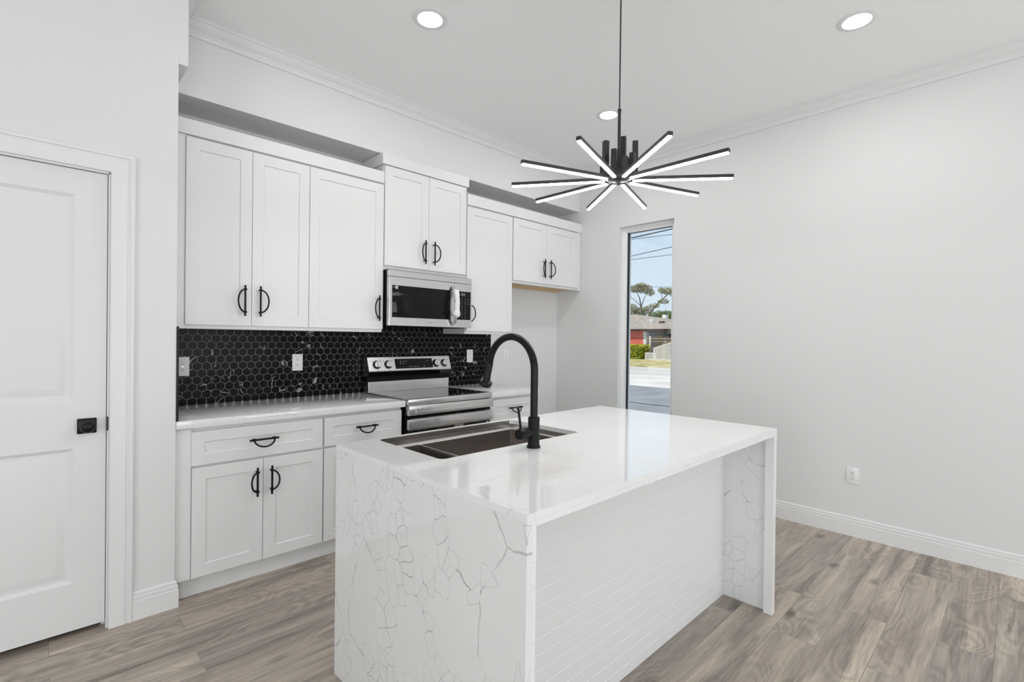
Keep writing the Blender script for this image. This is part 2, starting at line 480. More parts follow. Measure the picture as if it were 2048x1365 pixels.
    def build(s, name, mat, parent=None, smooth=True, origin=None):
        bmesh.ops.recalc_face_normals(s.bm, faces=s.bm.faces[:])
        me = bpy.data.meshes.new(name)
        if parent is not None: off = WL.get(parent.name, Vector((0, 0, 0)))
        else: off = Vector(origin) if origin is not None else Vector((0, 0, 0))
        bmesh.ops.translate(s.bm, verts=s.bm.verts[:], vec=-off)
        s.bm.to_mesh(me); s.bm.free()
        me.materials.append(mat)
        if smooth:
            for p in me.polygons: p.use_smooth = True
            me.set_sharp_from_angle(angle=math.radians(28))
        o = bpy.data.objects.new(name, me); COL.objects.link(o)
        if parent is not None:
            o.parent = parent
        else: o.location = off
        WL[o.name] = off
        return o

def tag(o, label=None, cat=None, group=None, kind=None):
    if label: o['label'] = label
    if cat: o['category'] = cat
    if group: o['group'] = group
    if kind: o['kind'] = kind
    return o
def thing(name, label, cat, loc, group=None):
    o = bpy.data.objects.new(name, None); COL.objects.link(o)
    o.empty_display_size = 0.05
    o.location = loc; WL[o.name] = Vector(loc)
    return tag(o, label, cat, group)
def struct(o, label=None, cat=None): return tag(o, label, cat, None, 'structure')

# ------------------------------------------------------------------ room shell
X_R, CEIL, PW, BH = 3.589, 3.09, -0.638, 2.675
Y_B, X_L = -7.5, -4.2
struct(MB().box(X_L-.1, X_R+.14, Y_B-.1, 0.1, -0.12, 0.0).build('floor', MT['floor']), 'grey-brown wood plank floor', 'floor')
struct(MB().box(X_L-.1, X_R+.14, Y_B-.1, 0.14, CEIL, CEIL+.16).build('ceiling', MT['ceil']), 'flat white ceiling', 'ceiling')
struct(MB().box(-0.12, X_R+.14, 0.0, 0.14, 0, CEIL).build('wall_back', MT['wall']), 'white wall behind the cabinet run', 'wall')
# right wall with the tall narrow window opening
WY0, WY1, WZ0, WZ1 = -1.362, -0.79, 0.60, 2.437
m = MB()
m.box(X_R, X_R+.14, Y_B-.1, WY0, 0, CEIL).box(X_R, X_R+.14, WY1, 0.0, 0, CEIL)
m.box(X_R, X_R+.14, WY0, WY1, 0, WZ0).box(X_R, X_R+.14, WY0, WY1, WZ1, CEIL)
struct(m.build('wall_right', MT['wall']), 'long white wall on the right with the narrow window', 'wall')
# pantry wall with the door opening
DX0, DX1, DZ = -1.034, -0.256, 2.075
m = MB()
m.box(DX1, 0.0, PW, PW+.115, 0, CEIL).box(X_L, DX0, PW, PW+.115, 0, CEIL).box(DX0, DX1, PW, PW+.115, DZ, CEIL)
m.box(-0.115, 0.0, PW+.115, 0.0, 0, CEIL)
struct(m.build('wall_left', MT['wall']), 'white wall at the left holding the panel door', 'wall')
struct(MB().box(X_L-.1, -.1202, 0.0, 0.14, 0, CEIL).build('wall_pantry', MT['wall']))
# rear and far left walls, behind the camera, with windows added for fill light
def wall_with_holes(axis, c0, c1, lo, hi, holes):
    m = MB(); holes = sorted(holes); cur = lo
    def B(a, b, z0, z1):
        if axis == 'y': m.box(a, b, c0, c1, z0, z1)
        else: m.box(c0, c1, a, b, z0, z1)
    for a, b, z0, z1 in holes:
        B(cur, a, 0, CEIL); B(a, b, 0, z0); B(a, b, z1, CEIL); cur = b
    B(cur, hi, 0, CEIL)
    return m
struct(wall_with_holes('y', Y_B-.1, Y_B, X_L, X_R, [(-3.1, -0.9, .05, 2.12), (0.7, 2.9, .05, 2.12)]).build('wall_rear', MT['wall']))
struct(wall_with_holes('x', X_L-.1, X_L, Y_B, 0.0, [(-5.3, -2.7, .05, 2.12)]).build('wall_side', MT['wall']))
# bulkhead over the cabinets and the short drop over the pantry wall's end
struct(MB().box(0.0, X_R, -0.289, 0.0, BH, CEIL).build('wall_bulkhead', MT['wall']), 'white bulkhead above the wall cabinets', 'wall')
struct(MB().box(0.0002, 0.04, PW, -0.289, 2.672, CEIL).build('wall_drop', MT['wall']), 'short white drop beside the bulkhead at upper left', 'wall')

# crown moulding
CR = [(0, -.085), (.012, -.085), (.016, -.078), (.016, -.068), (.022, -.062), (.022, -.054), (.030, -.050), (.044, -.036), (.058, -.016), (.066, -.012), (.070, -.010), (.070, 0), (0, 0)]
struct(MB().sweep(CR, (0.04, -.289, CEIL), (X_R, -.289, CEIL), (0, -1, 0), ma=1, mb=1).build('trim_1', MT['trim']), 'white crown moulding along the bulkhead', 'crown moulding')
struct(MB().sweep(CR, (X_R, -.289, CEIL), (X_R, Y_B, CEIL), (-1, 0, 0), ma=1).build('trim_2', MT['trim']), 'white crown moulding along the right wall', 'crown moulding')
struct(MB().sweep(CR, (0.04, PW, CEIL), (0.04, -.289, CEIL), (1, 0, 0), mb=1).build('trim_3', MT['trim']), 'short crown moulding return at upper left', 'crown moulding')
# baseboards
BB = [(0, 0), (.015, 0), (.015, .088), (.0105, .091), (.0105, .094), (.0125, .097), (.0125, .108), (.0075, .111), (.0075, .114), (.0085, .117), (.0085, .124), (.003, .132), (0, .132)]
struct(MB().sweep(BB, (X_R, -0.02, 0), (X_R, Y_B, 0), (-1, 0, 0)).build('baseboard_right', MT['trim']), 'white baseboard along the right wall', 'baseboard')
m = MB().sweep(BB, (-.165, PW, 0), (0.0, PW, 0), (0, -1, 0), mb=-1)
m.sweep(BB, (0.0, PW, 0), (0.0, PW+.015, 0), (1, 0, 0), ma=-1)
struct(m.build('baseboard_left', MT['trim']), 'short white baseboard beside the panel door', 'baseboard')
struct(MB().sweep(BB, (2.64, 0, 0), (X_R-.016, 0, 0), (0, -1, 0)).build('baseboard_back', MT['trim']), 'white baseboard in the empty fridge bay', 'baseboard')

# ------------------------------------------------------------------ pantry door
d = bpy.data.objects.new('door_1', None); COL.objects.link(d); d.location = (-.645, -.6, 0); WL['door_1'] = Vector(d.location)
struct(d, 'white two-panel interior door with a square black knob plate', 'door')
S0, S1, SZ0, SZ1, SY = -1.024, -.2645, .030, 2.066, -.626
px0, px1 = -.912, -.374
pan = [(px0, px1, .240, .836), (px0, px1, 1.046, 1.956)]
m = MB()
xs = [S0, px0, px1, S1]; zs = [SZ0, .240, .836, 1.046, 1.956, SZ1]
for i in range(3):
    for j in range(5):
        if i == 1 and j in (1, 3): continue
        m.poly([(xs[i], SY, zs[j]), (xs[i+1], SY, zs[j]), (xs[i+1], SY, zs[j+1]), (xs[i], SY, zs[j+1])])
bmesh.ops.remove_doubles(m.bm, verts=m.bm.verts[:], dist=1e-5)
for p in pan:
    m.rings(p, [(0, 0), (.006, .004), (.014, .010), (.024, .011), (.030, .009), (.052, .002), (.056, .0015)], SY)
m.box(S0, S1, SY+.012, SY+.040, SZ0, SZ1)
for a, b in (((S0, SZ0), (S1, SZ0)), ((S1, SZ0), (S1, SZ1)), ((S1, SZ1), (S0, SZ1)), ((S0, SZ1), (S0, SZ0))):
    m.poly([(a[0], SY, a[1]), (b[0], SY, b[1]), (b[0], SY+.012, b[1]), (a[0], SY+.012, a[1])])
slab = m.build('door_slab', MT['door'], d)
kn = MB().box(-.364, -.297, SY-.009, SY, .898, .966, .004, 2).build('knob_plate', MT['black'], slab)
MB().lathe([(0.0, -.062), (.014, -.062), (.022, -.058), (.027, -.050), (.0275, -.043), (.024, -.034), (.016, -.028), (.0125, -.022), (.0125, -.012), (.020, -.009), (.020, -.008)], (-.3305, SY, .932), (0, 1, 0)).build('door_knob', MT['black'], slab)
MB().box(-.2655, -.2635, SY+.004, SY+.032, .905, .962).build('latch_plate', MT['black'], slab)
# jamb, stop, casing
m = MB().box(-.262, -.2555, PW, PW+.115, 0, DZ).box(DX0, -1.0275, PW, PW+.115, 0, DZ).box(DX0, DX1, PW, PW+.115, DZ-.006, DZ)
m.box(-.275, -.262, SY+.042, SY+.055, 0, DZ-.01)
m.build('door_jamb', MT['trim'], d)
MB().box(-.2625, -.2560, PW-.001, PW+.03, .902, .968, .002).build('strike_plate', MT['black'], d)
CS = [(0, .0), (.016, .0), (.016, .006), (.018, .010), (.018, .058), (.014, .062), (.014, .068), (.020, .072), (.020, .082), (.016, .088), (0, .088)]   # (out, across)
def casing(m):
    xi, zi = -.2535, 2.0775
    A = []
    for (o, w) in CS:
        A.append([(xi+w, PW-o, 0), (xi+w, PW-o, zi+w), (DX0-.003-w, PW-o, zi+w), (DX0-.003-w, PW-o, 0)])
    V = [[m.bm.verts.new(p) for p in row] for row in A]
    n = len(V)
    for i in range(n):
        a, b = V[i], V[(i+1) % n]
        for k in range(3): m.bm.faces.new((a[k], a[k+1], b[k+1], b[k]))
    return m
casing(MB()).build('door_casing', MT['trim'], d)

# ------------------------------------------------------------------ window in the right wall
w = bpy.data.objects.new('window_1', None); COL.objects.link(w); w.location = (X_R+.1, -1.076, WZ0); WL['window_1'] = Vector(w.location)
struct(w, 'tall narrow fixed window in the right wall, outdoor view behind', 'window')
GX = X_R+.098
m = MB()
FW = .048
for a, b, c0, c1 in ((WY0, WY0+FW, WZ0, WZ1), (WY1-FW, WY1, WZ0, WZ1), (WY0+FW, WY1-FW, WZ0, WZ0+FW), (WY0+FW, WY1-FW, WZ1-FW, WZ1)):
    m.box(X_R+.062, X_R+.138, a, b, c0, c1)
m.box(X_R+.05, X_R+.0618, WY1-.022, WY1, WZ0, WZ1).box(X_R+.05, X_R+.0618, WY0, WY1-.022, WZ1-.022, WZ1)
m.build('window_frame', MT['vinyl'], w)
MB().box(GX, GX+.006, WY0+FW-.004, WY1-FW+.004, WZ0+FW-.004, WZ1-FW+.004).build('pane', MT['pane'], w)
m = MB()
y0, y1, z0, z1 = WY0+FW, WY1-FW, WZ0+FW, WZ1-FW
m.box(GX-.024, GX-.001, y1-.012, y1+.001, z0, z1).box(GX-.004, GX-.001, y0-.001, y0+.004, z0, z1).box(GX-.004, GX-.001, y0, y1, z1-.004, z1+.001).box(GX-.004, GX-.001, y0, y1, z0-.001, z0+.004)
m.build('gasket', MT['gasket'], w)

def added_window(name, axis, c, a, b, z0, z1):  # unseen windows, added and kept low to go with the fill lamps
    w = bpy.data.objects.new(name, None); COL.objects.link(w)
    w.location = ((a+b)/2, c, z0) if axis == 'y' else (c, (a+b)/2, z0); WL[name] = Vector(w.location)
    struct(w)
    m = MB(); g = MB()
    def B(M, p, q, u, v, t0, t1):
        if axis == 'y': M.box(p, q, c-t1, c-t0, u, v)
        else: M.box(c-t1, c-t0, p, q, u, v)
    f = .05
    for p, q, u, v in ((a, a+f, z0, z1), (b-f, b, z0, z1), (a, b, z0, z0+f), (a, b, z1-f, z1), ((a+b)/2-.03, (a+b)/2+.03, z0, z1), (a, b, (z0+z1)/2-.02, (z0+z1)/2+.02)):
        B(m, p, q, u, v, .02, .08)
    m.build('window_frame', MT['vinyl'], w)
    B(g, a+f, b-f, z0+f, z1-f, .045, .051)
    g.build('pane', MT['pane'], w)
added_window('added_window_2', 'y', Y_B, -3.1, -0.9, .05, 2.12)
added_window('added_window_3', 'y', Y_B, 0.7, 2.9, .05, 2.12)
added_window('added_window_4', 'x', X_L, -5.3, -2.7, .05, 2.12)

# ------------------------------------------------------------------ cabinet pieces
def shaker(x0, x1, z0, z1, yf, rail=.060, th=.020, rec=.007):
    m = MB()
    L = m.rings((x0, x1, z0, z1), [(0, .0016), (.0016, 0), (rail, 0), (rail+.004, rec), (rail+.0045, rec)], yf)
    o = [m.bm.verts.new((v.co.x, yf+th, v.co.z)) for v in L[0]]
    for k in range(4): m.bm.faces.new((L[0][k], L[0][(k+1) % 4], o[(k+1) % 4], o[k]))
    m.bm.faces.new(o)
    return m
def pull(cx, cz, yd, axis, side, length, chord, bulge):
    """bar pull with a half-moon loop; yd: face it is screwed to"""
    m = MB()
    yb = yd-.029
    def P(a, b, y):       # a along the bar, b towards the loop
        return (cx+b*side, y, cz+a) if axis == 'v' else (cx+a, y, cz+b*side)
    m.tube([P(-length/2, 0, yb), P(length/2, 0, yb)], .0056, 14)
    for s in (-1, 1):
        m.tube([P(s*chord/2, 0, yd+.0005), P(s*chord/2, 0, yb)], .0042, 10)
        m.tube([P(s*chord/2-.006, 0, yb), P(s*chord/2+.006, 0, yb)], .0076, 14)
    n = 22; pts = [P(-chord/2, -.009, yb-.001)]
    for i in range(n+1):
        t = PI*i/n
        b = math.sin(t)
        pts.append(P(-math.cos(t)*chord/2, b*bulge, yb-.001-b*.016))
    pts.append(P(chord/2, -.009, yb-.001))
    m.tube(pts, .0046, 10)
    return m

GB, GW = 'base cabinets', 'wall cabinets'
# ---- base cabinets
BF, DFB, TK = -.602, -.622, -.568
def base_cabinet(x0, x1, label, drawer, doors, filler=None):
    t = thing('base_cabinet', label, 'cabinet', ((x0+x1)/2, -.30, 0), GB)
    m = MB().box(x0, x1, BF, -.012, .104, .872, .001)
    m.build('cabinet_body', MT['cab'], t)
    MB().box(x0, x1, TK, TK+.016, 0.0, .104).build('toe_kick', MT['cab'], t)
    if filler: MB().box(filler[0], filler[1], BF-.012, BF+.001, .104, .868, .001).build('filler_strip', MT['cab'], t)
    dx0, dx1 = drawer
    dr = shaker(dx0, dx1, .678, .852, DFB, .056).build('drawer_front', MT['cab'], t)
    pull((dx0+dx1)/2, .777, DFB, 'h', -1, .150, .105, .038).build('pull_handle', MT['black'], dr)
    for (a, b, side) in doors:
        do = shaker(a, b, .106, .666, DFB, .062).build('cabinet_door', MT['cab'], t)
        hx = b-.036 if side > 0 else a+.036
        pull(hx, .546, DFB, 'v', -side, .157, .105, .034).build('pull_handle', MT['black'], do)
base_cabinet(0.001, .747, 'white base cabinet with one drawer over two doors, beside the panel door wall', (.071, .742), [(.073, .4090, 1), (.4115, .744, -1)], (.001, .071))
base_cabinet(.747, 1.285, 'narrower white base cabinet just left of the oven range, partly behind the island', (.752, 1.281), [(.752, 1.281, 1)])
base_cabinet(2.072, 2.612, 'white base cabinet right of the oven range, its drawer seen behind the faucet', (2.078, 2.606), [(2.078, 2.606, -1)])

# ---- wall cabinets
UF, DFU = -.307, -.327
def wall_cabinet(name, x0, x1, z0, z1, label, doors, dz0, dz1, hz, filler=None, crown=None, raw_bottom=False, raised_near=False):
    t = thing(name, label, 'cabinet', ((x0+x1)/2, -.15, z0), GW)
    m = MB()
    if raw_bottom:
        m.box(x0, x1, UF, -.004, z0+.022, z1, .001)
        m.box(x0, x1, UF, UF+.02, z0, z0+.0225).box(x0, x0+.018, UF+.02, -.004, z0, z0+.0225).box(x1-.018, x1, UF+.02, -.004, z0, z0+.0225)
    else: m.box(x0, x1, UF, -.004, z0, z1, .001)
    m.build('cabinet_body', MT['cab'], t)
    if raw_bottom:
        MB().box(x0+.02, x1-.02, UF+.022, -.006, z0+.012, z0+.0215).build('raw_underside', MT['wood'], t)['label'] = 'unpainted plywood underside'
        MB().box(x0+.02, x1-.02, -.036, -.006, z0-.004, z0+.012).build('hanging_rail', MT['wood'], t)['label'] = 'unpainted wood hanging rail'
    for a, b, side in doors:
        do = shaker(a, b, dz0, dz1, DFU, .062).build('cabinet_door', MT['cab'], t)
        hx = b-.042 if side > 0 else a+(.018 if raised_near else .040)
        pull(hx, hz, DFU, 'v', -side, .182, .133, .041).build('pull_handle', MT['black'], do)
    if filler: MB().box(filler[0], filler[1], UF-.010, UF+.001, z0, z1, .001).build('filler_strip', MT['cab'], t)
    if crown: crown(t)
ZB = 1.378
wall_cabinet('wall_cabinet', .004, .768, ZB, 2.448, 'white two-door wall cabinet above the left counter, next to the pantry wall', [(.092, .4275, 1), (.4298, .7663, -1)], 1.400, 2.438, 1.548, (.004, .091))
wall_cabinet('wall_cabinet', .768, 1.3005, ZB, 2.448, 'white single-door wall cabinet just left of the microwave, pull at its lower right', [(.7695, 1.298, 1)], 1.400, 2.438, 1.548)
def crown_mid(t):
    MB().box(1.283, 2.076, -.333, -.004, 2.590, 2.672, .0015).build('crown_board', MT['cab'], t)
wall_cabinet('wall_cabinet', 1.301, 2.0625, 1.832, 2.590, 'white raised two-door wall cabinet directly above the microwave, topped by its own crown board', [(1.306, 1.6835, 1), (1.6860, 2.055, -1)], 1.864, 2.584, 1.996, None, crown_mid)
wall_cabinet('wall_cabinet', 2.063, 2.592, ZB, 2.448, 'tall white single-door wall cabinet right of the microwave, its pull half hidden', [(2.0665, 2.5875, -1)], 1.402, 2.438, 1.548, raised_near=True)
wall_cabinet('wall_cabinet', 2.5925, X_R-.004, 1.850, 2.448, 'short white two-door wall cabinet over the empty fridge bay in the corner', [(2.600, 3.0440, 1), (3.0465, 3.526, -1)], 1.874, 2.440, 2.015, (3.528, X_R-.004), None, True)
tag(MB().box(.004, 1.2995, -.331, UF+.02, 2.4485, 2.532, .0015).build('crown_board', MT['cab']), 'flat white crown board along the two wall cabinets left of the microwave', 'trim board')
tag(MB().box(2.0635, X_R-.003, -.331, UF+.02, 2.4485, 2.540, .0015).build('crown_board', MT['cab']), 'flat white crown board along the two wall cabinets right of the microwave', 'trim board')

# ---- counters
tag(MB().box(0.0015, 1.299, -.642, -.010, .8735, .915, .002, 2).build('countertop', MT['quartzcounter']), 'white veined quartz countertop left of the oven range', 'countertop')
tag(MB().box(2.064, 2.628, -.642, -.010, .8735, .915, .002, 2).build('countertop', MT['quartzcounter']), 'short white quartz countertop right of the oven range', 'countertop')

# ------------------------------------------------------------------ hexagon backsplash
def clip(poly, x0, x1, z0, z1):
    def cut(P, f, inter):
        out = []
        for i in range(len(P)):
            a, b = P[i-1], P[i]
            fa, fb = f(a), f(b)
            if fa >= 0:
                if fb >= 0: out.append(b)
                else: out.append(inter(a, b, fa, fb))
            elif fb >= 0:
                out.append(inter(a, b, fa, fb)); out.append(b)
        return out
    def it(a, b, fa, fb):
        t = fa/(fa-fb); return (a[0]+(b[0]-a[0])*t, a[1]+(b[1]-a[1])*t)
    for f in (lambda p: p[0]-x0, lambda p: x1-p[0], lambda p: p[1]-z0, lambda p: z1-p[1]):
        if len(poly) < 3: return []
        poly = cut(poly, f, it)
    return poly
def backsplash():
    t = thing('backsplash', 'black marble hexagon tile backsplash with pale grout above the counters', 'backsplash', (1.3, -.006, .915))
    m = MB(); lay = m.bm.loops.layers.color.new('tile')
    sd = .0294; wd = math.sqrt(3)*sd; pitch = 1.5*sd
    gap = .0015
    for r in range(-1, 13):
        zc = .977 + (r-1)*pitch*0.975
        for c in range(-1, 54):
            xc = .190 + (c-3)*wd + (wd/2 if r % 2 else 0)
            hexa = [(xc+(sd-gap)*math.cos(PI/6+k*PI/3), zc+(sd-gap)*math.sin(PI/6+k*PI/3)*0.985) for k in range(6)]
            x0h, x1h = min(q[0] for q in hexa), max(q[0] for q in hexa)
            col = (random.random(), random.random(), random.random(), 1)
            if x0h > 1.302 and x1h < 2.061: areas = [(1.302, 2.061, .9155, 1.4245)]          # runs up behind the microwave
            else: areas = [(.0105, 2.622, .9155, 1.3775), (1.302, 2.061, 1.3775, 1.4245)]
            for ar4 in areas:
                p = clip(hexa, *ar4)
                if len(p) < 3: continue
                ar = 0.5*abs(sum(p[i-1][0]*p[i][1]-p[i][0]*p[i-1][1] for i in range(len(p))))
                if ar < 2e-5: continue
                A = [m.bm.verts.new((x, -.0095, z)) for x, z in p]
                B = [m.bm.verts.new((x, -.006, z)) for x, z in p]
                fs = [m.bm.faces.new(A)]
                for i in range(len(p)): fs.append(m.bm.faces.new((A[i], A[(i+1) % len(p)], B[(i+1) % len(p)], B[i])))
                for f in fs:
                    for l in f.loops: l[lay] = col
    m.build('hexagon_tiles', MT['tile'], t, smooth=False)
    MB().box(.0, 2.6235, -.0072, -.0005, .9152, 1.378).box(1.302, 2.061, -.0072, -.0005, 1.378, 1.4245).build('grout_bed', MT['grout'], t)
    MB().box(.0, .0095, PW+.004, -.0096, .9152, 1.378).build('side_tiles', MT['tile'], t)
    MB().box(.0, .0105, PW-.003, PW+.004, .9152, 1.384).build('edge_trim', MT['black'], t)['label'] = 'black metal edge trim'
backsplash()

# ------------------------------------------------------------------ outlets
GO = 'duplex wall outlets'
def outlet(pos, facing, label):
    t = thing('wall_outlet', label, 'outlet', pos, GO)
    X, Y, Z = pos
    def B(m, u0, u1, w0, w1, d0, d1, bev=0, seg=1):
        if facing == 'y': m.box(X+u0, X+u1, Y-d1, Y-d0, Z+w0, Z+w1, bev, seg)
        else: m.box(X-d1, X-d0, Y+u0, Y+u1, Z+w0, Z+w1, bev, seg)
    m = MB(); B(m, -.0355, .0355, -.058, .058, 0, .006, .0022, 2); m.build('cover_plate', MT['plate'], t)
    for dz in (.0195, -.0195):
        m = MB()
        n = 20; pts = []
        for k in range(n):
            a = 2*PI*k/n
            pts.append((.0172*math.cos(a), max(-.0125, min(.0125, .0172*math.sin(a)))))
        if facing == 'y': m.prism([(X+p, Z+dz+q) for p, q in pts], 'y', Y-.0055, Y-.0075)
        else: m.prism([(Y+p, Z+dz+q) for p, q in pts], 'x', X-.0055, X-.0075)
        rc = m.build('receptacle', MT['plate'], t)
        m = MB()
        B(m, -.0075, -.0052, dz-.001, dz+.0075, .0070, .0079); B(m, .0052, .0075, dz-.001, dz+.0065, .0070, .0079); B(m, -.0024, .0024, dz-.0095, dz-.0050, .0070, .0079)
        m.build('socket_slots', MT['slot'], rc)
    m = MB()
    if facing == 'y': m.cyl((X, Y-.0055, Z), (X, Y-.0070, Z), .003, 10)
    else: m.cyl((X-.0055, Y, Z), (X-.0070, Y, Z), .003, 10)
    m.build('plate_screw', MT['chrome'], t)
outlet((.1385, -.0097, 1.151), 'y', 'white outlet on the black tiles at the far left, against the edge trim')
outlet((.8165, -.0097, 1.159), 'y', 'white outlet on the black tiles midway along the left counter')
outlet((2.363, -.0097, 1.179), 'y', 'white outlet on the black tiles right of the range control panel')
outlet((2.822, -.0005, 1.178), 'y', 'white outlet on the plain white back wall framed by the faucet arch')
outlet((X_R-.0005, -2.722, .420), 'x', 'white outlet low on the right wall above the baseboard')

# ------------------------------------------------------------------ oven range
def oven_range():
    x0, x1 = 1.3035, 2.0585
    t = thing('oven_range', 'stainless electric range with glass cooktop between the two counters', 'range', ((x0+x1)/2, -.32, 0))
    MB().box(x0+.002, x1-.002, -.632, -.03, .02, .903, .002).build('range_body', MT['gap'], t)
    for fx in (x0+.05, x1-.05):
        for fy in (-.58, -.08): MB().cyl((fx, fy, 0), (fx, fy, .022), .018, 12).build('foot', MT['gap'], t)
    MB().box(x0, x1, -.655, -.115, .903, .921, .002).build('cooktop_glass', MT['glassblack'], t)
    MB().box(x0-.001, x1+.001, -.668, -.632, .882, .9235, .003, 2).build('front_trim', MT['steel'], t)
    MB().box(x0-.001, x0+.004, -.655, -.115, .918, .9235, .001).build('side_trim', MT['steel'], t)
    MB().box(x1-.004, x1+.001, -.655, -.115, .918, .9235, .001).build('side_trim', MT['steel'], t)
    # backguard
    MB().box(x0+.003, x1-.003, -.108, -.03, .915, 1.002, .002).build('back_riser', MT['steel'], t)
    MB().box(x0+.005, x1-.005, -.085, -.03, 1.0, 1.055).build('vent_slot', MT['gap'], t)
    bg = MB().prism([(-.030, 1.190), (-.088, 1.190), (-.094, 1.186), (-.129, 1.082), (-.128, 1.076), (-.105, 1.044), (-.030, 1.040)], 'x', x0-.004, x1+.004)
    ctl = bg.build('control_panel', MT['steel'], t)
    # dark curved underside of the panel
    MB().prism([(-.1275, 1.0745), (-.1285, 1.0745), (-.1055, 1.0425), (-.1045, 1.0425)], 'x', x0-.0035, x1+.0035).build('panel_underside', MT['glassblack'], t)
    n = Vector((0, -(1.186-1.082), -(.129-.094))).normalized()       # out of the slanted face
    n = Vector((0, -.9478, .3190)); upv = Vector((0, .3190, .9478))
    def on(x, z): return Vector((x, -.094-(1.186-z)*(.035/.104), z))
    c = on((1.538+1.872)/2, 1.133)
    MB().obox(c+n*.0012, (1, 0, 0), upv, n, .175, .040, .0012).build('display_glass', MT['winblack'], ctl)
    for dx, dz in [(-.125, .018), (-.10, .018), (-.075, .018), (-.125, .002), (-.10, .002), (-.045, -.026), (-.02, -.026), (.005, -.026), (.03, -.026), (.09, -.026), (.13, .02)]:
        MB().obox(c+n*.0026+Vector((dx, 0, 0))+upv*dz, (1, 0, 0), upv, n, .006, .0025, .0003).build('display_icon', MT['icon'], ctl)
    for kx in (1.372, 1.470, 1.917, 2.002):
        p = on(kx, 1.130)
        k = MB().lathe([(.033, .000), (.033, .004), (.029, .006), (.027, .010), (.026, .020), (.0, .021)], p, n, 28).build('knob', MT['glassblack'], ctl)
        MB().lathe([(.0265, .0195), (.0265, .0225), (.024, .024), (0, .024)], p, n, 28).obox(p+n*.026, (1, 0, 0), upv, n, .0055, .025, .006, .002).build('knob_cap', MT['steel'], k)
    for kx in (1.372, 1.470, 1.917, 2.002):
        for dx, dz in ((-.036, .028), (.036, .028), (0, -.044)):
            MB().obox(on(kx, 1.130)+n*.0004+Vector((dx, 0, 0))+upv*dz, (1, 0, 0), upv, n, .0035, .0025, .0004).build('indicator_mark', MT['slot'], ctl)
    # upper door band, dark gap, handle and glass door
    MB().box(x0-.001, x1+.001, -.683, -.632, .814, .879, .003, 2).box(x0+.05, x1-.05, -.6845, -.682, .829, .860, .0008).build('upper_band', MT['steel'], t)
    od = MB().box(x0+.002, x1-.002, -.648, -.632, .16, .808, .002).build('oven_door', MT['gap'], t)
    MB().box(x0+.04, x1-.04, -.6495, -.647, .27, .69, .002).build('oven_window', MT['winblack'], od)
    MB().box(x0+.005, x1-.005, -.650, -.632, .03, .15, .002).build('storage_drawer', MT['steel'], t)
    h = MB().box(x0-.001, x1+.001, -.676, -.646, .716, .788, .006, 2).build('door_handle', MT['steel'], od)
    MB().box(1.71, 1.79, -.6502, -.6478, .660, .714).build('tape_strip', MT['icon'], od)
    MB().box(2.020, 2.040, -.6505, -.6482, .672, .700).build('sticker', MT['sticker'], od)
    # clear film still wrapped round the handle
    f = MB(); rnd = random.Random(3)
    nx = 40; ring = []
    for i in range(nx+1):
        x = x0-.004+(x1-x0+.008)*i/nx
        prof = [(-.6475, .797), (-.664, .800), (-.682, .794), (-.6865, .775), (-.685, .752), (-.686, .728), (-.680, .711), (-.664, .708), (-.6475, .711)]
        j = lambda s: rnd.uniform(-s, s)
        ring.append([f.bm.verts.new((x, y+j(.0016)*(k > 0 and k < 8), z+j(.0025))) for k, (y, z) in enumerate(prof)])
    for a, b in zip(ring, ring[1:]):
        for k in range(8): f.bm.faces.new((a[k], a[k+1], b[k+1], b[k]))
    tag(f.build('plastic_wrap', MT['film']), 'clear crinkled plastic wrap around the oven door handle', 'plastic wrap')
oven_range()

